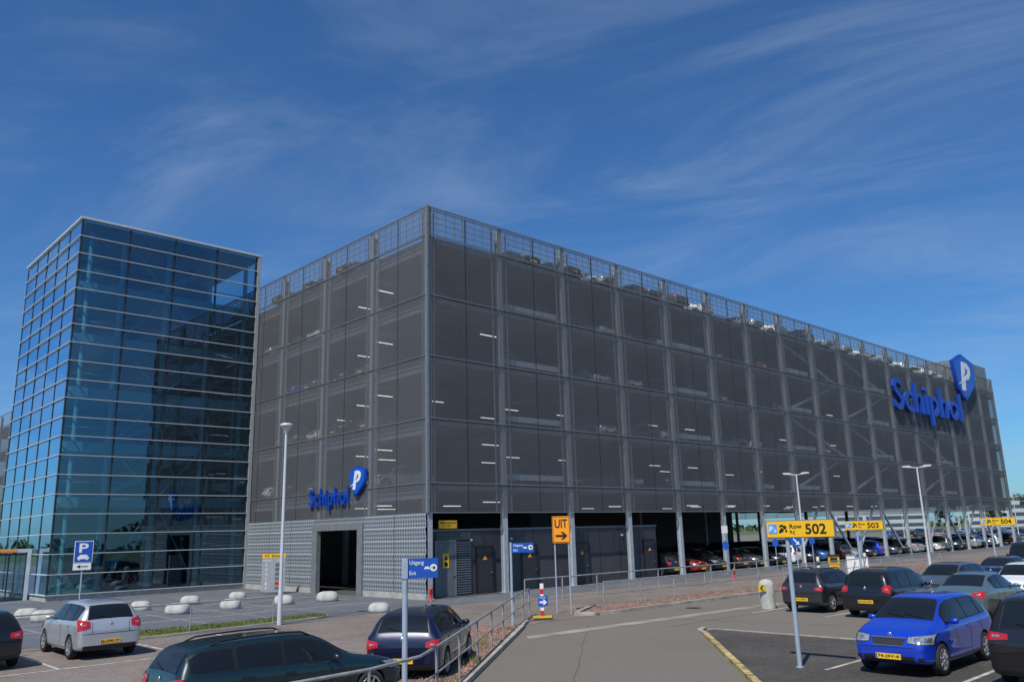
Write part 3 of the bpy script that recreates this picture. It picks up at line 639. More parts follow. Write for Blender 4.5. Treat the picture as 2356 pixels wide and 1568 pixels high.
# utility rooms
ut=empty('utility_room',(0,0,0),0,'low dark grey clad utility block under the near corner of the garage','utility building')
MB().box(.45,19.4,.7,6.5,.0,3.28).build('wall',darkg,ut); MB().box(.40,19.45,.65,6.55,3.28,3.38).build('roof_trim',galv,ut)
b=MB()
for x in [.45+k*1.9 for k in range(1,10)]: b.box(x-.01,x+.01,.69,.70,.05,3.27)
b.box(.46,19.39,.69,.70,1.68,1.70); tag(b.build('panel_gap',black,ut),kind='stuff')
for (x0,x1,z1,mt) in ((1.0,2.25,2.75,greyd),(3.75,4.85,2.4,doorm),(7.1,8.2,2.4,doorm),(11.4,12.6,2.4,doorm),(18.0,19.1,2.4,doorm)):
    d=MB().box(x0,x1,.62,.70,.05,z1).build('door',mt,ut); MB().box(x0-.07,x0,.60,.70,.05,z1+.07).box(x1,x1+.07,.60,.70,.05,z1+.07).box(x0,x1,.60,.70,z1,z1+.07).build('frame',black if mt is doorm else galv,d); MB().box(x1-.16,x1-.06,.57,.62,1.05,1.10).build('handle',chrome,d)
    xc=(x0+x1)/2
    if mt is doorm: MB().prism([(xc-.14,1.75),(xc+.14,1.75),(xc,2.0)],.60,.618).build('warning_sign',org,d)
    else:
        nn=MB().box(xc-.2,xc+.2,.60,.618,1.45,2.15).build('notice',yel,d); MB().prism([(xc-.13,1.85),(xc+.13,1.85),(xc,2.1)],.594,.599).prism([(xc+.12*math.cos(t*.52),1.62+.12*math.sin(t*.52)) for t in range(12)],.594,.599).build('warning_symbols',blk,nn)
lv=MB()
for k in range(22): lv.box(2.4,3.3,.60,.68,.12+k*.12,.18+k*.12)
lv.build('louvre',greyd,ut)
lv=MB()
for k in range(4): lv.box(1.0,3.3,.60,.68,2.86+k*.09,2.91+k*.09)
lv.build('louvre',greyd,ut)
sg=MB().box(1.05,2.25,.45,.50,3.42,3.82).build('garage_notice',yel,ut); textfit(sg,'PARKEERGARAGE P3',1.12,2.18,3.65,3.74,.445,blk); textfit(sg,'ZUID',1.45,1.85,3.5,3.59,.445,blk)
for x in (3.3,6.2,10,15.8): MB().box(x,x+.12,.6,.70,2.75,2.85).build('wall_lamp',white,ut)
# ---------------------------------------------------------------- tower
tw=empty('glass_tower',(-11.9,19.6,0),0,'tall blue green glass stair tower attached to the left side of the garage','tower')
TX=11.9-.35; TY=12.8; TH_=22.9; NR=20; rh=(TH_-.35)/NR; nf=4; nl=5
for i in range(nf):
    for k in range(NR):
        a=i*TX/nf+.02;c=(i+1)*TX/nf-.02;z0=.35+k*rh;z1=z0+rh; e=[random.uniform(-.008,.008) for _ in range(4)]
        MB().add([(a,e[0],z0),(c,e[1],z0),(c,e[2],z1),(a,e[3],z1)],[(0,1,2,3)]).build('window_pane',tglass,tw,fix=False)
b=MB()
for i in range(nl):
    for k in range(NR):
        a=i*TY/nl+.02;c=(i+1)*TY/nl-.02;z0=.35+k*rh;z1=z0+rh; e=[random.uniform(-.008,.008) for _ in range(4)]
        b.add([(e[0],a,z0),(e[1],c,z0),(e[2],c,z1),(e[3],a,z1)],[(0,1,2,3)])
tag(b.build('window_pane',tglass,tw,fix=False),kind='stuff')
MB().add([(0,TY,.35),(11.8,TY,.35),(11.8,TY,TH_),(0,TY,TH_)],[(0,1,2,3)]).build('rear_glazing',tglass,tw,fix=False)
for k in range(NR+1):
    z=.35+k*rh; t=.02
    MB().box(-.13,TX+.02,-.13,-.02,z-t,z+t).build('sun_fin',alu,tw)
    MB().box(-.13,-.02,-.015,TY,z-t,z+t).build('sun_fin',alu,tw)
for i in range(nf+1): x=i*TX/nf; MB().box(x-.05,x+.05,-.03,.10,.35,TH_-.1).build('mullion',dmul,tw)
for i in range(1,nl+1): y=i*TY/nl; MB().box(-.03,.10,y-.05,y+.05,.35,TH_-.1).build('mullion',dmul,tw)
MB().box(TX+.06,11.84,-.12,.4,0,TH_+.1).build('edge_trim',trimm,tw)
MB().box(-.15,11.86,-.15,.25,TH_,TH_+.12).box(-.15,.25,.25,TY,TH_,TH_+.12).build('roof_edge',alu,tw)
MB().box(.26,11.7,.26,TY,TH_-.35,TH_-.05).build('roof',M('roof deck',(.3,.3,.3),.8),tw)
MB().box(-.05,11.8,-.05,TY,0,.33).build('plinth',conc,tw)
tealw=M('pale interior steel',(.60,.74,.72),.5,var=.06); inn=M('interior white',(.42,.52,.53),.6,var=.08)
cols=[.9]+[i*TX/nf for i in (1,2,3)]+[TX-.3]
for x in cols: MB().tube((x,1.0,.33),(x,1.0,TH_-.4),.15,.15,12,False).build('column',tealw,tw)
for y in (5.2,9.2): MB().tube((.9,y,.33),(.9,y,TH_-.4),.15,.15,12,False).build('column',tealw,tw)
for z in FL:
    MB().box(.5,TX,.8,TY-.3,z-.3,z).build('floor_slab',inn,tw); MB().box(.4,TX,.68,.79,z-.45,z+.15).build('edge_beam',tealw,tw); MB().box(.3,.39,.8,TY-.3,z-.45,z+.15).build('edge_beam',tealw,tw)
    MB().path([(.5,.95,z+1.05),(TX,.95,z+1.05)],.03,6).build('handrail',tealw,tw)
lev=[.33]+FL+[TH_-.5]
for k,(z0,z1) in enumerate(zip(lev[:-1],lev[1:])):
    for i in (1,2):
        x0=cols[i];x1=cols[i+1]
        if (k+i)%2: MB().bar((x0,.60,z0),(x1,.60,z1),.10).build('brace',inn,tw)
        else: MB().bar((x1,.60,z0),(x0,.60,z1),.10).build('brace',inn,tw)
    MB().bar((3.2,5.5,z0),(9.5,5.5,z1),1.3,.2).build('stair_flight',inn,tw)
MB().box(1.6,4.6,7.5,11,.33,TH_-.5).build('lift_shaft',inn,tw)
MB().box(5.0,TX,7.5,7.7,.33,TH_-.5).build('core_or_added_wall',M('interior dark grey',(.05,.08,.10),.7),tw)
# entrance portal
ve=empty('entrance_portal',(-12.6,23.0,0),0,'grey framed glass entrance portal at the left foot of the glass tower','entrance')
MB().box(.30,.5,-.2,.0,0,2.95).box(-1.75,-1.55,-.2,0,0,2.95).box(-1.55,.30,-.2,0,2.75,2.95).box(-1.75,-1.55,3.8,4,0,2.95).box(-1.75,-1.55,0,3.8,2.75,2.95).box(-1.54,.5,.0,4,2.80,2.93).build('frame',alu,ve)
cdoor=glass_mat('clear door glass',(.75,.85,.85),.05)
for x0 in (-1.54,-.62): d=MB().box(x0+.03,x0+.88,-.12,-.10,.1,2.6).build('glass_door',cdoor,ve); MB().box(x0,x0+.03,-.14,-.08,.05,2.7).box(x0+.88,x0+.91,-.14,-.08,.05,2.7).box(x0+.03,x0+.88,-.14,-.08,2.6,2.7).build('door_frame',dmul,d)
MB().box(-1.66,-1.64,.05,1.8,.1,2.7).box(-1.66,-1.64,1.9,3.7,.1,2.7).build('side_glass',cdoor,ve)
s=MB().box(-1.4,-.3,-.26,-.21,2.78,2.93).build('yellow_sign',org,ve)
textfit(s,'P3',-1.3,-1.15,2.81,2.90,-.262,blk)
# ---------------------------------------------------------------- cars in and on the garage
deck=[(1175,575,'dark','hatch'),(1262,600,'dark','sedan'),(1345,628,'silver','sedan'),(1455,655,'dark','mpv'),(1512,672,'grey','sedan'),(1578,690,'white','hatch'),(1690,728,'silver','sedan'),(1745,738,'white','estate'),(1815,762,'navy','hatch'),(1855,772,'silver','sedan'),(1900,785,'silver','mpv'),(1950,800,'white','hatch'),(1995,812,'silver','sedan'),(2040,822,'white','hatch'),(2100,840,'white','mpv'),(2142,850,'silver','hatch')]
for n,(px,py,c,k) in enumerate(deck):
    p=PY(px,py,2.6); far_car(k,c,p.x,2.55,-90 if n%4 or n==0 else 90,19.05,f'{cn(c)} car on the roof deck, {ORD[n]} from the near corner along the long side','cars on the roof deck')
for n,(px,py,c,k) in enumerate([(860,590,'dark','sedan'),(775,628,'black','hatch'),(708,655,'dark','sedan')]):
    p=PX(px,py,2.8); far_car(k,c,2.6,p.y,180,19.05,f'dark car on the roof deck above the short side, {ORD[n]} from the corner','cars on the roof deck')
LN=['lowest','second','third','fourth']
Rl=[[(1200,'dark'),(1275,'dark'),(1415,'silver'),(1500,'dark'),(1600,'grey'),(1720,'silver'),(1790,'dark')],[(1352,'silver'),(1395,'dark'),(1490,'silver'),(1528,'silver'),(1690,'white'),(1755,'grey'),(1850,'silver')],[(1340,'silver'),(1412,'silver'),(1500,'dark'),(1610,'grey'),(1740,'grey'),(1950,'silver'),(1985,'white')],[(1350,'silver'),(1398,'grey'),(1480,'silver'),(1600,'grey'),(1700,'red'),(1775,'silver')]]
Ll=[[(905,'white'),(775,'dark'),(705,'black'),(652,'white')],[(895,'grey'),(828,'black'),(768,'white'),(705,'silver')],[(890,'grey'),(820,'dark'),(765,'grey'),(715,'blue')],[(908,'grey'),(775,'white'),(720,'dark'),(668,'silver')]]
ysR=[1085,975,850,745]; ysL=[1090,970,845,740]
kk=['hatch','sedan','mpv','estate']
for l in range(4):
    for n,(px,c) in enumerate(Rl[l]):
        p=PY(px,ysR[l],2.6); far_car(kk[(n+l)%4],c,p.x,2.9,-90,FL[l]-.01,f'{cn(c)} car behind the long side mesh, {LN[l]} mesh level, {ORD[n]} from corner','cars inside the garage')
    for n,(px,c) in enumerate(Ll[l]):
        p=PX(px,ysL[l],2.6); far_car(kk[(n+l+1)%4],c,2.95,p.y,180,FL[l]-.01,f'{cn(c)} car behind the short side mesh, {LN[l]} mesh level, {ORD[n]} from corner','cars inside the garage')
cc=['black','red','black','dark','grey','black','white','dark','lblue','black','silver','dark','blue','grey','black','silver','dark','white','green','black','dark','silver','black','grey','white']
for n,c in enumerate(cc):
    x=20.9+n*2.7
    far_car(kk[(n*3)%4],c,x,2.3,-90 if n%3 else 90,.03,f'{cn(c)} car in the open ground floor, {ORD[n]} right of the utility block','cars in the ground floor row')
for r,y in enumerate((14.5,19.8)):
    for i in range(18):
        if random.random()<.2: continue
        c=random.choice(list(P_)); far_car(random.choice(kk),c,36+i*2.75,y,90,.03,f'{cn(c)} car deep in the ground floor, {ORD[i]} of the {["front","back"][r]} inner row','cars in inner rows')
for r,(X) in enumerate((100,112,124,136,150,165,185)):
    for i in range(9):
        if random.random()<.12: continue
        c=random.choice(list(P_)); y=-16+i*(3.2 if r<4 else 5.0)+r*4
        far_car(random.choice(kk),c,X,y,random.choice((0,180)),.01,f'{cn(c)} car in the open lot past the garage, column {ORD[r]}, place {ORD[i]}','cars in the far open lot')
for n,(x,y,c,k) in enumerate([(33,-22,'silver','hatch'),(33,-19,'dark','estate'),(45,-18.5,'grey','sedan'),(45,-21.5,'white','hatch'),(57,-18,'dark','mpv'),(70,-17,'silver','sedan'),(70,-20.5,'black','sedan'),(84,-17,'black','hatch'),(90,-14,'silver','hatch')]):
    far_car(k,c,x,y,0,.01,f'{cn(c)} car of the outdoor rows behind the Row 504 sign, {ORD[n]} going away','cars in outdoor rows')
for n in range(14):
    c=random.choice(list(P_)); far_car(kk[n%4],c,-45+(n%7)*2.8,-11 if n<7 else -24,90,.02,f'{cn(c)} car of the rows left of the photo facing the glass tower, {ORD[n]}','cars reflected in the tower')
# ---------------------------------------------------------------- street furniture
def railing(label,pts,posts,h=1.0,mid=True,mt=rail_m,r=.03):
    root=empty('railing',(0,0,0),0,label,'railing')
    MB().path([(x,y,h) for x,y in pts],r,8).build('top_rail',mt,root)
    if mid: MB().path([(x,y,h*.52) for x,y in pts],r*.7,8).build('middle_rail',mt,root)
    for x,y in posts: MB().tube((x,y,0),(x,y,h),r*1.05,None,8).build('post',mt,root)
railm=M('weathered railing',(.32,.33,.33),.5,.3,var=.25,scale=5)
fg=[(-2.8,-10.0),(-3.9,-10.8),(-7.9,-14.1),(-11.6,-17.2),(-15.2,-20.2),(-16.2,-21.0),(-17.6,-21.5),(-24,-22.2)]
railing('steel railing curving through the foreground beside the dark blue hatchback',fg,[(-2.8,-10.0),(-3.9,-10.8),(-5.9,-12.45),(-7.9,-14.1),(-9.75,-15.65),(-11.6,-17.2),(-13.4,-18.7),(-15.2,-20.2),(-17.6,-21.5),(-20.5,-21.8)],mt=railm)
railing('long straight steel railing behind the red gravel bed',[(1.6,-9.95),(40,-9.95)],[(1.6+i*2.46,-9.95) for i in range(16)],mt=railm)
railing('steel railing on the walkway in front of the utility block',[(1.5,-5.3),(24,-5.3)],[(1.5+i*2.5,-5.3) for i in range(10)],mt=railm)
railing('thin pipe railing behind the grass verge on the left',[(-10.1,-3.7),(-40,-2.9)],[(-10.1,-3.7),(-13.2,-3.6),(-17,-3.5),(-21,-3.4),(-25,-3.3)],mid=False,mt=railm,r=.025)
bls=[(60,1424,'leftmost of them, half behind the silver hatchback'),(100,1430,'just right of the leftmost one'),(323,1404,'right behind the silver hatchback'),(408,1412,'biggest, in front row'),(437,1390,'behind the biggest one'),(530,1400,'front one of the middle pair'),(546,1378,'rear one of the middle pair'),(652,1390,'at the foot of the tall lamp post'),(753,1383,'in front of the garage entrance'),(872,1408,'beside the roof of the dark blue hatchback')]
b=MB(); vs=[]; n=24; mm_=12
for j in range(mm_+1):
    t=-math.pi/2+math.pi*j/mm_
    for i in range(n):
        q=2*math.pi*i/n; sp=lambda v,e:math.copysign(abs(v)**e,v)
        rx=1-.10*math.sin(t)
        vs.append((.50*rx*sp(math.cos(t),.6)*sp(math.cos(q),.75),.36*rx*sp(math.cos(t),.6)*sp(math.sin(q),.75),.24+.27*sp(math.sin(t),.75)))
b.add(vs,[(j*n+i,j*n+(i+1)%n,(j+1)*n+(i+1)%n,(j+1)*n+i) for j in range(mm_) for i in range(n)],True)
bo=b.build('stone_bollard',stone)
for i,(px,py,lb) in enumerate(bls):
    o=bo if i==0 else bo.copy()
    if i: C.objects.link(o)
    p=G(px,py); k=1.08 if i in (3,8) else random.uniform(.88,1.0); o.location=(p.x,p.y,-.02); o.scale=(k,k,k*random.uniform(.9,1.05)); o.rotation_euler=(0,0,random.uniform(-1.2,-.3)); tag(o,'rounded white stone bollard, '+lb,'bollard','rounded stone bollards on the plaza')
def facing(p): d=Vector(p).to_2d()-CAM.to_2d(); return math.atan2(d.y,d.x)-math.pi/2
def lamp(p,h,label,double=False,rot=0):
    root=empty('street_lamp',(p[0],p[1],0),rot,label,'street lamp','street lamps')
    MB().tube((0,0,0),(0,0,1.2),.09,.085,14).tube((0,0,1.2),(0,0,h),.07,.045,14).build('pole',alu,root)
    if double:
        MB().path([(-.4,0,h+.02),(0,0,h-.05),(.4,0,h+.02)],.025,8).build('arm',alu,root)
        for s in (-1,1): MB().prism([(s*.30,h-.03),(s*.82,h+.03),(s*.80,h+.10),(s*.45,h+.12),(s*.30,h+.06)],-.13,.13).build('lamp_head',alu,root)
    else:
        MB().lathe_z([(.05,-.32),(.10,-.20),(.19,-.02),(.24,0),(.245,.05),(.18,.10),(.001,.12)],(0,0,h),20).build('lamp_head',alu,root)
        MB().lathe_z([(.001,-.03),(.17,-.03),(.17,-.022)],(0,0,h),16).build('diffuser',white,root)
    return root
lamp((-10.1,-4.2),7.4,'tall white lamp post standing in front of the short garage side')
q=facing((27,-13.6,0)); lamp((26.9,-13.6),6.35,'twin headed lamp post in front of the far right facade, beside the Row 503 sign',True,q)
lamp((25.2,-6.6),6.35,'twin headed lamp post directly behind the Row 502 sign',True,q)
lamp((138,18),6.4,'distant twin headed lamp post near the Row 504 sign',True,q)
for n,(x,y) in enumerate([(105,0),(120,8),(128,-6),(145,25),(160,5),(175,35),(190,15),(112,22),(150,-10)]): lamp((x,y),6.5,f'small distant lamp post in the open lot past the garage, {ORD[n]} by distance',True,q)
def sign(name,loc,rot,label,cat='sign'): return empty(name,loc,rot,label,cat)
def rowsign(p,num,label,dz=0):
    r=sign('row_sign',(p[0],p[1],0),-math.pi/2,label)
    MB().tube((0,0,0),(0,0,2.9),.055,.05,14).tube((0,0,0),(0,0,.03),.09,.09,14).build('pole',postm,r)
    bd=MB().box(-.44,1.19,-.10,-.06,2.84,3.20).build('board',yel,r); MB().box(-.44,1.19,-.059,-.04,2.82,2.84).box(-.46,-.441,-.10,-.04,2.82,3.22).box(1.191,1.21,-.1,-.04,2.82,3.22).box(-.44,1.19,-.1,-.04,3.201,3.22).build('frame',galv,bd)
    MB().box(-.40,-.18,-.106,-.101,2.92,3.14).build('blue_square',M('sky blue panel',(.08,.35,.75),.4),bd)
    textfit(bd,'P',-.37,-.27,2.97,3.09,-.109,white,.03); textfit(bd,'3',-.26,-.20,2.95,3.02,-.109,white,.03)
    ic=MB(); 
    for (x,z,s) in ((-.09,3.09,.028),(-.04,3.10,.03),(.02,3.06,.045),(-.06,3.0,.05),(-.11,2.96,.03),(.05,2.98,.03)): ic.prism([(x+s*math.cos(t*.7854),z+s*math.sin(t*.7854)) for t in range(8)],-.106,-.102)
    ic.build('pictogram',blk,bd)
    textfit(bd,'Row',.14,.44,3.03,3.13,-.106,blk,.02); textfit(bd,'Rij',.14,.26,2.89,2.99,-.106,blk,.01); textfit(bd,num,.52,1.02,2.90,3.13,-.106,blk,.022)
    return r
rowsign((-7.6,-23.6),'502','big yellow Row 502 sign on a grey pole at right foreground')
rowsign((10.4,-17.0),'503','yellow Row 503 sign above the dark parked cars')
rowsign((22.4,-18.6),'504','yellow Row 504 sign at the right edge above the black van')
r=sign('exit_sign',(-1.4,-10.5,0),facing((-1.4,-10.5,0)),'orange UIT sign with black arrow on two posts')
for s in (-.27,.27): MB().tube((s,0,0),(s,0,3.6),.03,None,10).build('post',postm,r)
bd=MB().prism([(-.35,2.70),(-.33,2.67),(.33,2.67),(.35,2.70),(.35,3.67),(.33,3.70),(-.33,3.70),(-.35,3.67)],-.07,-.04).build('board',org,r)
MB().box(-.33,.33,-.074,-.071,3.66,3.68).box(-.33,.33,-.074,-.071,2.69,2.71).box(-.33,-.31,-.074,-.071,2.711,3.659).box(.31,.33,-.074,-.071,2.711,3.659).build('border',blk,bd)
textfit(bd,'UIT',-.25,.25,3.24,3.58,-.075,blk,.022)
MB().prism([(-.23,2.90),(.08,2.90),(-.02,2.80),(.08,2.80),(.24,2.94),(.08,3.09),(-.02,3.09),(.08,2.98),(-.23,2.98)],-.078,-.072).build('arrow',blk,bd)
def arrow_circle(bd,x,z,s,y):
    MB().prism([(x+s*math.cos(t*.3927),z+s*math.sin(t*.3927)) for t in range(16)],y-.003,y).build('arrow_disc',white,bd)
    MB().prism([(x-s*.6,z-s*.13),(x+.1*s,z-s*.13),(x-.15*s,z-s*.5),(x+.15*s,z-s*.5),(x+s*.65,z),(x+.15*s,z+s*.5),(x-.15*s,z+s*.5),(x+.1*s,z+s*.13),(x-s*.6,z+s*.13)],y-.006,y-.0035).build('arrow',blk,bd)
def caricon(bd,x,z,w,y,mt):
    k=w/10; P=[(-5,0),(-5,2),(-4,2.4),(-3,4.2),(3,4.2),(4,2.4),(5,2),(5,0),(4,0),(4,-1),(2.8,-1),(2.8,0),(-2.8,0),(-2.8,-1),(-4,-1),(-4,0)]
    MB().prism([(x+a*k,z+c*k) for a,c in P],y-.003,y).build('car_pictogram',mt,bd)
r=sign('direction_sign',(-16.35,-20.75,0),facing((-16.35,-20.75,0)),'blue Uitgang Exit sign on the thick pole in the foreground')
MB().tube((0,0,0),(0,0,2.70),.052,None,14).build('post',postm,r); bd=MB().box(.05,.60,-.03,.0,2.34,2.69).build('board',blueS,r); MB().box(-.06,.05,-.06,-.0,2.34,2.69).build('clamp',postm,r)
textfit(bd,'Uitgang',.08,.34,2.56,2.655,-.034,white,.005); textfit(bd,'Exit',.08,.20,2.40,2.47,-.034,white,.005); caricon(bd,.40,2.50,.10,-.032,white); arrow_circle(bd,.52,2.52,.065,-.031)
r=sign('direction_sign',(-5.5,-11.95,0),facing((-5.5,-11.95,0)),'blue Uitgang Exit sign further back, left of the orange UIT sign')
MB().tube((0,0,0),(0,0,2.78),.045,None,14).build('post',postm,r); bd=MB().box(.05,.80,-.03,.0,2.43,2.76).build('board',blueS,r)
textfit(bd,'Uitgang',.09,.42,2.62,2.72,-.034,white,.01); textfit(bd,'Exit',.09,.24,2.48,2.56,-.034,white,.01); caricon(bd,.50,2.57,.13,-.032,white); arrow_circle(bd,.69,2.60,.085,-.031)
r=sign('parking_sign',(-15.2,2.2,0),facing((-15.2,2.2,0)),'blue P parking sign with car symbol on a pole near the glass tower')
MB().tube((0,0,0),(0,0,3.1),.03,None,10).build('post',postm,r); MB().box(-.33,.33,-.05,-.03,2.42,3.24).build('border',white,r); bd=MB().box(-.305,.305,-.058,-.051,2.445,3.215).build('board',blueS,r)
textfit(bd,'P',-.16,.16,2.80,3.15,-.062,white,.022); caricon(bd,0,2.55,.40,-.060,white)
s=MB().box(-.33,.30,-.05,-.03,2.14,2.40).build('sub_plate',white,r); MB().prism([(-.2,2.27),(-.08,2.34),(-.08,2.285),(.2,2.285),(.2,2.255),(-.08,2.255),(-.08,2.20)],-.055,-.051).build('arrow',blk,s)
r=sign('level_board',(-1.9,12.3,0),facing((-1.9,12.3,0)),'tall grey level indicator board with yellow header in front of the perforated wall','information board')
bd=MB().box(-.65,.65,-.05,.05,.15,2.30).build('board',M('board grey',(.34,.36,.38),.4),r); MB().box(-.6,-.5,-.03,.03,0,.15).box(.5,.6,-.03,.03,0,.15).build('foot',galv,r)
MB().box(-.65,.65,-.056,-.051,2.05,2.30).build('header',yel,bd); textfit(bd,'P3  Bezet',-.5,.45,2.11,2.23,-.06,blk)
textfit(bd,'Niveau',-.6,-.12,1.86,1.96,-.055,white); textfit(bd,'Vrij',.15,.5,1.86,1.96,-.055,white)
for i,ch in enumerate('543210'): 
    textfit(bd,ch,-.45,-.35,1.58-i*.26,1.74-i*.26,-.055,white,.02); MB().box(.1,.52,-.058,-.052,1.57-i*.26,1.75-i*.26).build('display',redp if i==4 else greyd,bd)
r=sign('traffic_beacon',(-3.3,-11.2,0),facing((-3.3,-11.2,0)),'red and white striped traffic beacon with small blue arrow plate on yellow foot','traffic beacon')
MB().slab([(-.34,-.16),(.34,-.16),(.34,.16),(-.34,.16)],0.06,.12).build('foot',M('yellow rubber',(.6,.42,.02),.7),r)
for i in range(6): MB().box(-.065,.065,-.03,.03,.12+i*.19,.31+i*.19).build('stripe',redp if i%2==0 else white,r)
bd=MB().box(-.14,.22,-.06,-.035,.46,.82).build('arrow_plate',blueS,r); textfit(bd,'Ingang',-.11,.13,.74,.79,-.065,white); MB().prism([(-.09,.57),(.07,.57),(.02,.51),(.08,.51),(.18,.60),(.08,.70),(.02,.70),(.07,.64),(-.09,.64)],-.066,-.062).build('arrow',white,bd)
def hydrant(x,y,label):
    r=empty('fire_hydrant',(x,y,0),0,label,'hydrant','red hydrants')
    MB().lathe_z([(.10,0),(.10,.05),(.065,.08),(.065,.52),(.09,.54),(.09,.58),(.06,.66),(.001,.72)],(0,0,0),16).build('barrel',redp,r)
    for s in (-1,1): MB().tube((0,0,.42),(s*.14,0,.42),.04,None,10).build('outlet',redp,r)
    MB().tube((0,0,.72),(0,0,.78),.02,None,8).build('cap_nut',redp,r)
hydrant(-.5,-.9,'red fire hydrant standing at the near corner of the garage'); hydrant(18.4,-5.6,'red fire hydrant further right beside the walkway railing')
r=empty('chevron_bollard',(4.3,-15.95,0),facing((4.3,-15.95,0)),'thick white rounded bollard with yellow and black chevron plate beside the dark grey hatchback','bollard')
MB().lathe_z([(.28,0),(.29,.3),(.29,.85),(.25,1.0),(.15,1.07),(.001,1.09)],(0,0,0),24).build('body',stone,r)
pl_=MB().box(-.30,-.03,-.36,-.33,.66,.90).build('chevron_plate',M('chevron yellow',(.6,.42,.02),.4),r)
MB().prism([(-.25,.78),(-.15,.88),(-.08,.88),(-.18,.78),(-.08,.68),(-.15,.68)],-.366,-.361).build('chevron',blk,pl_)
r=empty('ticket_machine',(23.6,-9.3,0),facing((23.6,-9.3,0)),'yellow ticket machine with dark screen behind the parked hatchback','ticket machine')
MB().box(-.28,.28,-.25,.25,0,.8).box(-.32,.32,-.28,.28,.8,1.25).build('housing',M('faded machine yellow',(.6,.36,.02),.5),r); MB().box(-.2,.2,-.29,-.281,.88,1.15).build('screen',black,r); MB().box(-.36,.36,-.34,.32,1.25,1.31).build('hood',blk,r)
for n,(x,w,h) in enumerate([(25.2,.5,1.2),(26.6,.8,1.05)]):
    r=empty('utility_cabinet',(x,-9.6,0),facing((x,-9.6,0)),f'pale grey utility cabinet, {["narrow one right beside the ticket machine","wide one right of the narrow cabinet"][n]}','cabinet')
    MB().box(-w/2,w/2,-.2,.2,.08,h).build('housing',alu,r); MB().box(-w/2-.02,w/2+.02,-.22,.22,h,h+.05).build('lid',galv,r); MB().box(-w/2+.03,w/2-.03,-.21,-.201,.15,h-.07).build('door',white,r)
for n,x in enumerate((22.2,28.5)):
    r=empty('striped_bollard',(x,-9.0,0),0,['black and white striped post left of the ticket machine','black and white striped post right of the cabinets'][n],'post')
    for k in range(6): MB().tube((0,0,k*.25),(0,0,k*.25+.25),.09,None,12).build('band',blk if k%2 else white,r)
r=sign('round_sign',(12.6,-12.9,0),facing((12.6,-12.9,0)),'round blue sign behind the pole of the Row 502 sign')
MB().tube((0,0,0),(0,0,2.5),.03,None,10).build('post',postm,r); bd=MB().prism([(.27*math.cos(t*.314),2.35+.27*math.sin(t*.314)) for t in range(20)],-.05,-.03).build('disc',blueS,r)
MB().prism([(-.13,2.45),(-.10,2.5),(.08,2.30),(.13,2.36),(.15,2.18),(-.03,2.20),(.03,2.25)],-.056,-.051).build('arrow',white,bd)
for n,(x) in enumerate((24.0,30.5,36.0,44.0)):
    r=sign('small_sign',(x,-1.6,0),facing((x,-1.6,0)),f'small blue and white post sign by the ground floor cars, {ORD[n]} from left'); MB().tube((0,0,0),(0,0,3.2),.03,None,8).build('post',postm,r)
    MB().box(-.20,.20,-.05,-.03,2.7,3.2).build('plate',alu,r); MB().prism([(.22*math.cos(t*.52),1.9+.30*math.sin(t*.52)) for t in range(12)],-.06,-.03).build('disc',blueS,r)
r=sign('litter_bin',(-15.4,21.6,0),0,'black litter bin by the entrance portal at far left','bin'); MB().box(-.3,.3,-.3,.3,.03,1.0).build('bin_body',black,r); MB().box(-.33,.33,-.33,.33,1.0,1.08).build('lid',blk,r)
# ---------------------------------------------------------------- trees and far buildings
leafA=M('leaf green',(.055,.10,.03),.7,var=.5,scale=.6); leafB=M('dark leaf green',(.03,.06,.02),.7,var=.5,scale=.6); bark=M('bark',(.08,.065,.05),.9)
def tree_mesh(h,seed):
    rnd=random.Random(seed); t=MB(); t.tube((0,0,0),(.1,.05,h*.4),.22,.14,8); tips=[]
    for k in range(7):
        a=rnd.uniform(0,6.28); p0=Vector((.1,.05,h*rnd.uniform(.28,.4))); p1=p0+Vector((math.cos(a)*h*.22,math.sin(a)*h*.22,h*rnd.uniform(.15,.4))); t.tube(p0,p1,.09,.03,6); tips.append(p1)
    c=MB(); cl=[]
    for tp in tips:
        for _ in range(5): cl.append(tp+Vector((rnd.gauss(0,h*.09),rnd.gauss(0,h*.09),rnd.gauss(.2,h*.08))))
    for q in cl:
        rr=h*rnd.uniform(.06,.11); c.cur=rnd.randint(0,1)
        for _ in range(55):
            d=Vector((rnd.gauss(0,1),rnd.gauss(0,1),rnd.gauss(0,.8))); d=d.normalized()*rr*rnd.uniform(.5,1.1); p=q+d; s=rnd.uniform(.12,.28)
            u=Vector((rnd.gauss(0,1),rnd.gauss(0,1),rnd.gauss(0,1))).normalized()*s; w=u.cross(Vector((rnd.gauss(0,1),rnd.gauss(0,1),rnd.gauss(0,1)))).normalized()*s
            c.add([p-u,p+w,p+u,p-w],[(0,1,2,3)])
    return t,c
protoT=[tree_mesh(8+k*1.2,k+3) for k in range(3)]
pos=[(205,10),(214,22),(230,34),(222,2),(240,48),(252,18),(215,-12),(232,-24),(250,64),(268,40),(262,-4),(285,10)]
base={}
for n,(x,y) in enumerate(pos):
    k=n%3; lb=f'leafy green tree beyond the far open lot, {ORD[n]} of the line by distance'
    if k not in base:
        r=empty('tree',(x,y,0),0,lb,'tree','trees beyond the lot'); protoT[k][0].build('trunk',bark,r); protoT[k][1].build('crown',[leafA,leafB],r,fix=False); base[k]=r
    else:
        r=copy_tree(base[k]); r.location=(x,y,0); r.rotation_euler=(0,0,n*1.3); r['label']=lb
wb=MB()
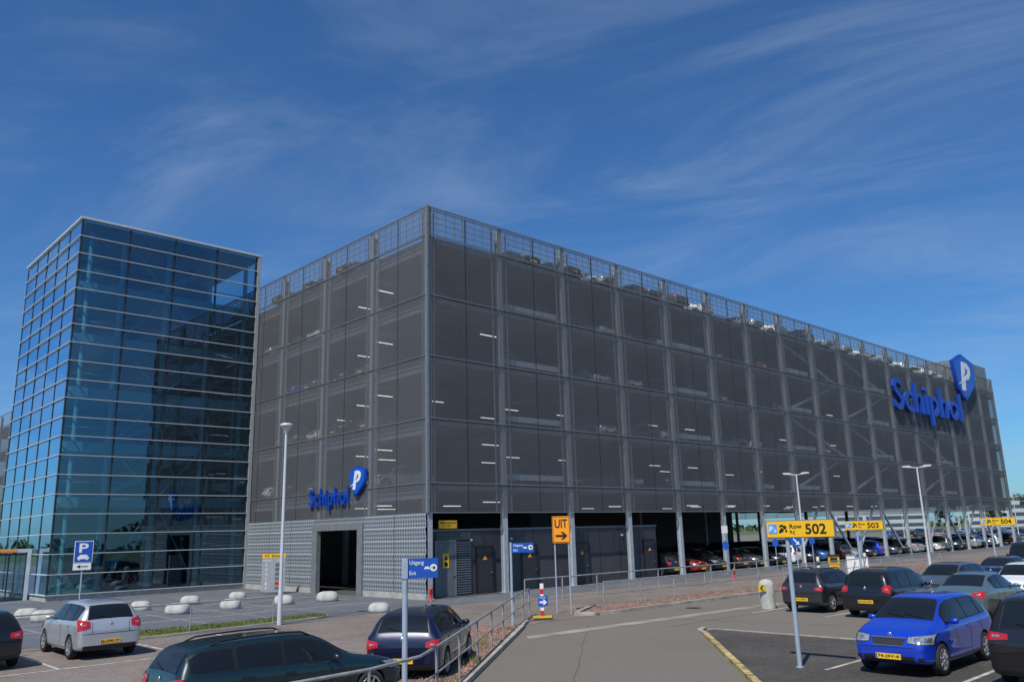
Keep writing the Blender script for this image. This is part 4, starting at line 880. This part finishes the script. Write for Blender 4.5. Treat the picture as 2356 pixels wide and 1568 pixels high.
for i in range(9000):
    a=random.uniform(0,6.283); rr=random.uniform(520,600); h=3+2.5*math.sin(a*23)+2*math.sin(a*71+1)+1.5*math.sin(a*151); z=random.uniform(0,max(1.5,h+2)); s=random.uniform(1.2,2.4)
    p=Vector((rr*math.cos(a),rr*math.sin(a),z)); u=Vector((random.gauss(0,1),random.gauss(0,1),random.gauss(0,1))).normalized()*s; w=u.cross(Vector((random.gauss(0,1),random.gauss(0,1),random.gauss(0,1)))).normalized()*s
    wb.cur=random.randint(0,1); wb.add([p-u,p+w,p+u,p-w],[(0,1,2,3)])
tag(wb.build('woodland',[leafB,leafA],fix=False),'dark low woodland along the horizon','woodland',kind='stuff')
wm=M('office white',(.6,.62,.64),.6); wg=M('office glass',(.08,.11,.14),.15)
for n,(x,y,w,d,h) in enumerate([(424,88,60,20,14),(380,140,40,18,9),(430,30,30,20,9)]):
    r=empty('office_building',(x,y,0),R(-20),['white office block on the horizon at the right edge','low white hall on the horizon seen through the ground floor','small pale building on the horizon past the right edge'][n],'building')
    MB().box(-w/2,w/2,-d/2,d/2,0,h).build('wall',wm,r)
    for k in range(int(h//3.4)): MB().box(-w/2-.06,-w/2-.01,-d/2+1,d/2-1,1.2+k*3.4,2.8+k*3.4).box(-w/2+1,w/2-1,-d/2-.06,-d/2-.01,1.2+k*3.4,2.8+k*3.4).build('window_band',wg,r)
# ---------------------------------------------------------------- light
el=R(54); hz=Vector((-.923,-.38,0)).normalized(); sv=hz*math.cos(el)+Z*math.sin(el)
sd=bpy.data.lights.new('sun','SUN'); sd.energy=4.5; sd.angle=R(.5); sd.color=(1,.95,.86); so=bpy.data.objects.new('sun',sd); C.objects.link(so); so.rotation_euler=sv.to_track_quat('Z','Y').to_euler()
w=bpy.data.worlds.new('World'); SC.world=w; w.use_nodes=True; nt=w.node_tree; N=nt.nodes; Lk=nt.links
sky=N.new('ShaderNodeTexSky'); sky.sky_type='NISHITA'; sky.sun_disc=False; sky.sun_elevation=el; sky.sun_rotation=math.atan2(hz.x,hz.y)%(2*math.pi); sky.air_density=1.0; sky.dust_density=.5; sky.ozone_density=2.5
tc=N.new('ShaderNodeTexCoord'); sx=N.new('ShaderNodeSeparateXYZ'); Lk.new(tc.outputs['Generated'],sx.inputs[0])
def ma(op,a,b=None):
    n=N.new('ShaderNodeMath'); n.operation=op
    for i,v in enumerate((a,b)):
        if v is None: continue
        if isinstance(v,(int,float)): n.inputs[i].default_value=v
        else: Lk.new(v,n.inputs[i])
    return n.outputs[0]
zz=ma('ADD',ma('MAXIMUM',sx.outputs[2],0),.10); cx=N.new('ShaderNodeCombineXYZ'); Lk.new(ma('DIVIDE',sx.outputs[0],zz),cx.inputs[0]); Lk.new(ma('DIVIDE',sx.outputs[1],zz),cx.inputs[1])
mp=N.new('ShaderNodeMapping'); mp.vector_type='TEXTURE'; mp.inputs['Rotation'].default_value=(0,0,R(-66)); mp.inputs['Scale'].default_value=(1.8,.8,1); Lk.new(cx.outputs[0],mp.inputs[0])
n1=N.new('ShaderNodeTexNoise'); n1.inputs['Scale'].default_value=1.5; n1.inputs['Detail'].default_value=11; n1.inputs['Roughness'].default_value=.62; n1.inputs['Distortion'].default_value=.9; Lk.new(mp.outputs[0],n1.inputs['Vector'])
n2=N.new('ShaderNodeTexNoise'); n2.inputs['Scale'].default_value=.8; n2.inputs['Detail'].default_value=5; Lk.new(mp.outputs[0],n2.inputs['Vector'])
r1=N.new('ShaderNodeMapRange'); r1.interpolation_type='SMOOTHSTEP'; r1.inputs[1].default_value=.38; r1.inputs[2].default_value=.82; Lk.new(n1.outputs['Fac'],r1.inputs[0])
r2=N.new('ShaderNodeMapRange'); r2.interpolation_type='SMOOTHSTEP'; r2.inputs[1].default_value=.34; r2.inputs[2].default_value=.62; r2.inputs[3].default_value=.30; Lk.new(n2.outputs['Fac'],r2.inputs[0])
fc=ma('MULTIPLY',ma('MULTIPLY',r1.outputs[0],r2.outputs[0]),.48)
tint=N.new('ShaderNodeMix'); tint.data_type='RGBA'; tint.blend_type='MULTIPLY'; tint.inputs[0].default_value=1; Lk.new(sky.outputs[0],tint.inputs[6]); tint.inputs[7].default_value=(.42,.78,1.14,1)
mx=N.new('ShaderNodeMix'); mx.data_type='RGBA'; Lk.new(fc,mx.inputs[0]); Lk.new(tint.outputs[2],mx.inputs[6]); mx.inputs[7].default_value=(4.0,5.0,6.5,1)
bg=N['Background']; Lk.new(mx.outputs[2],bg.inputs[0]); bg.inputs[1].default_value=.10
SC.view_settings.view_transform='Standard'; SC.view_settings.look='None'; SC.view_settings.exposure=0
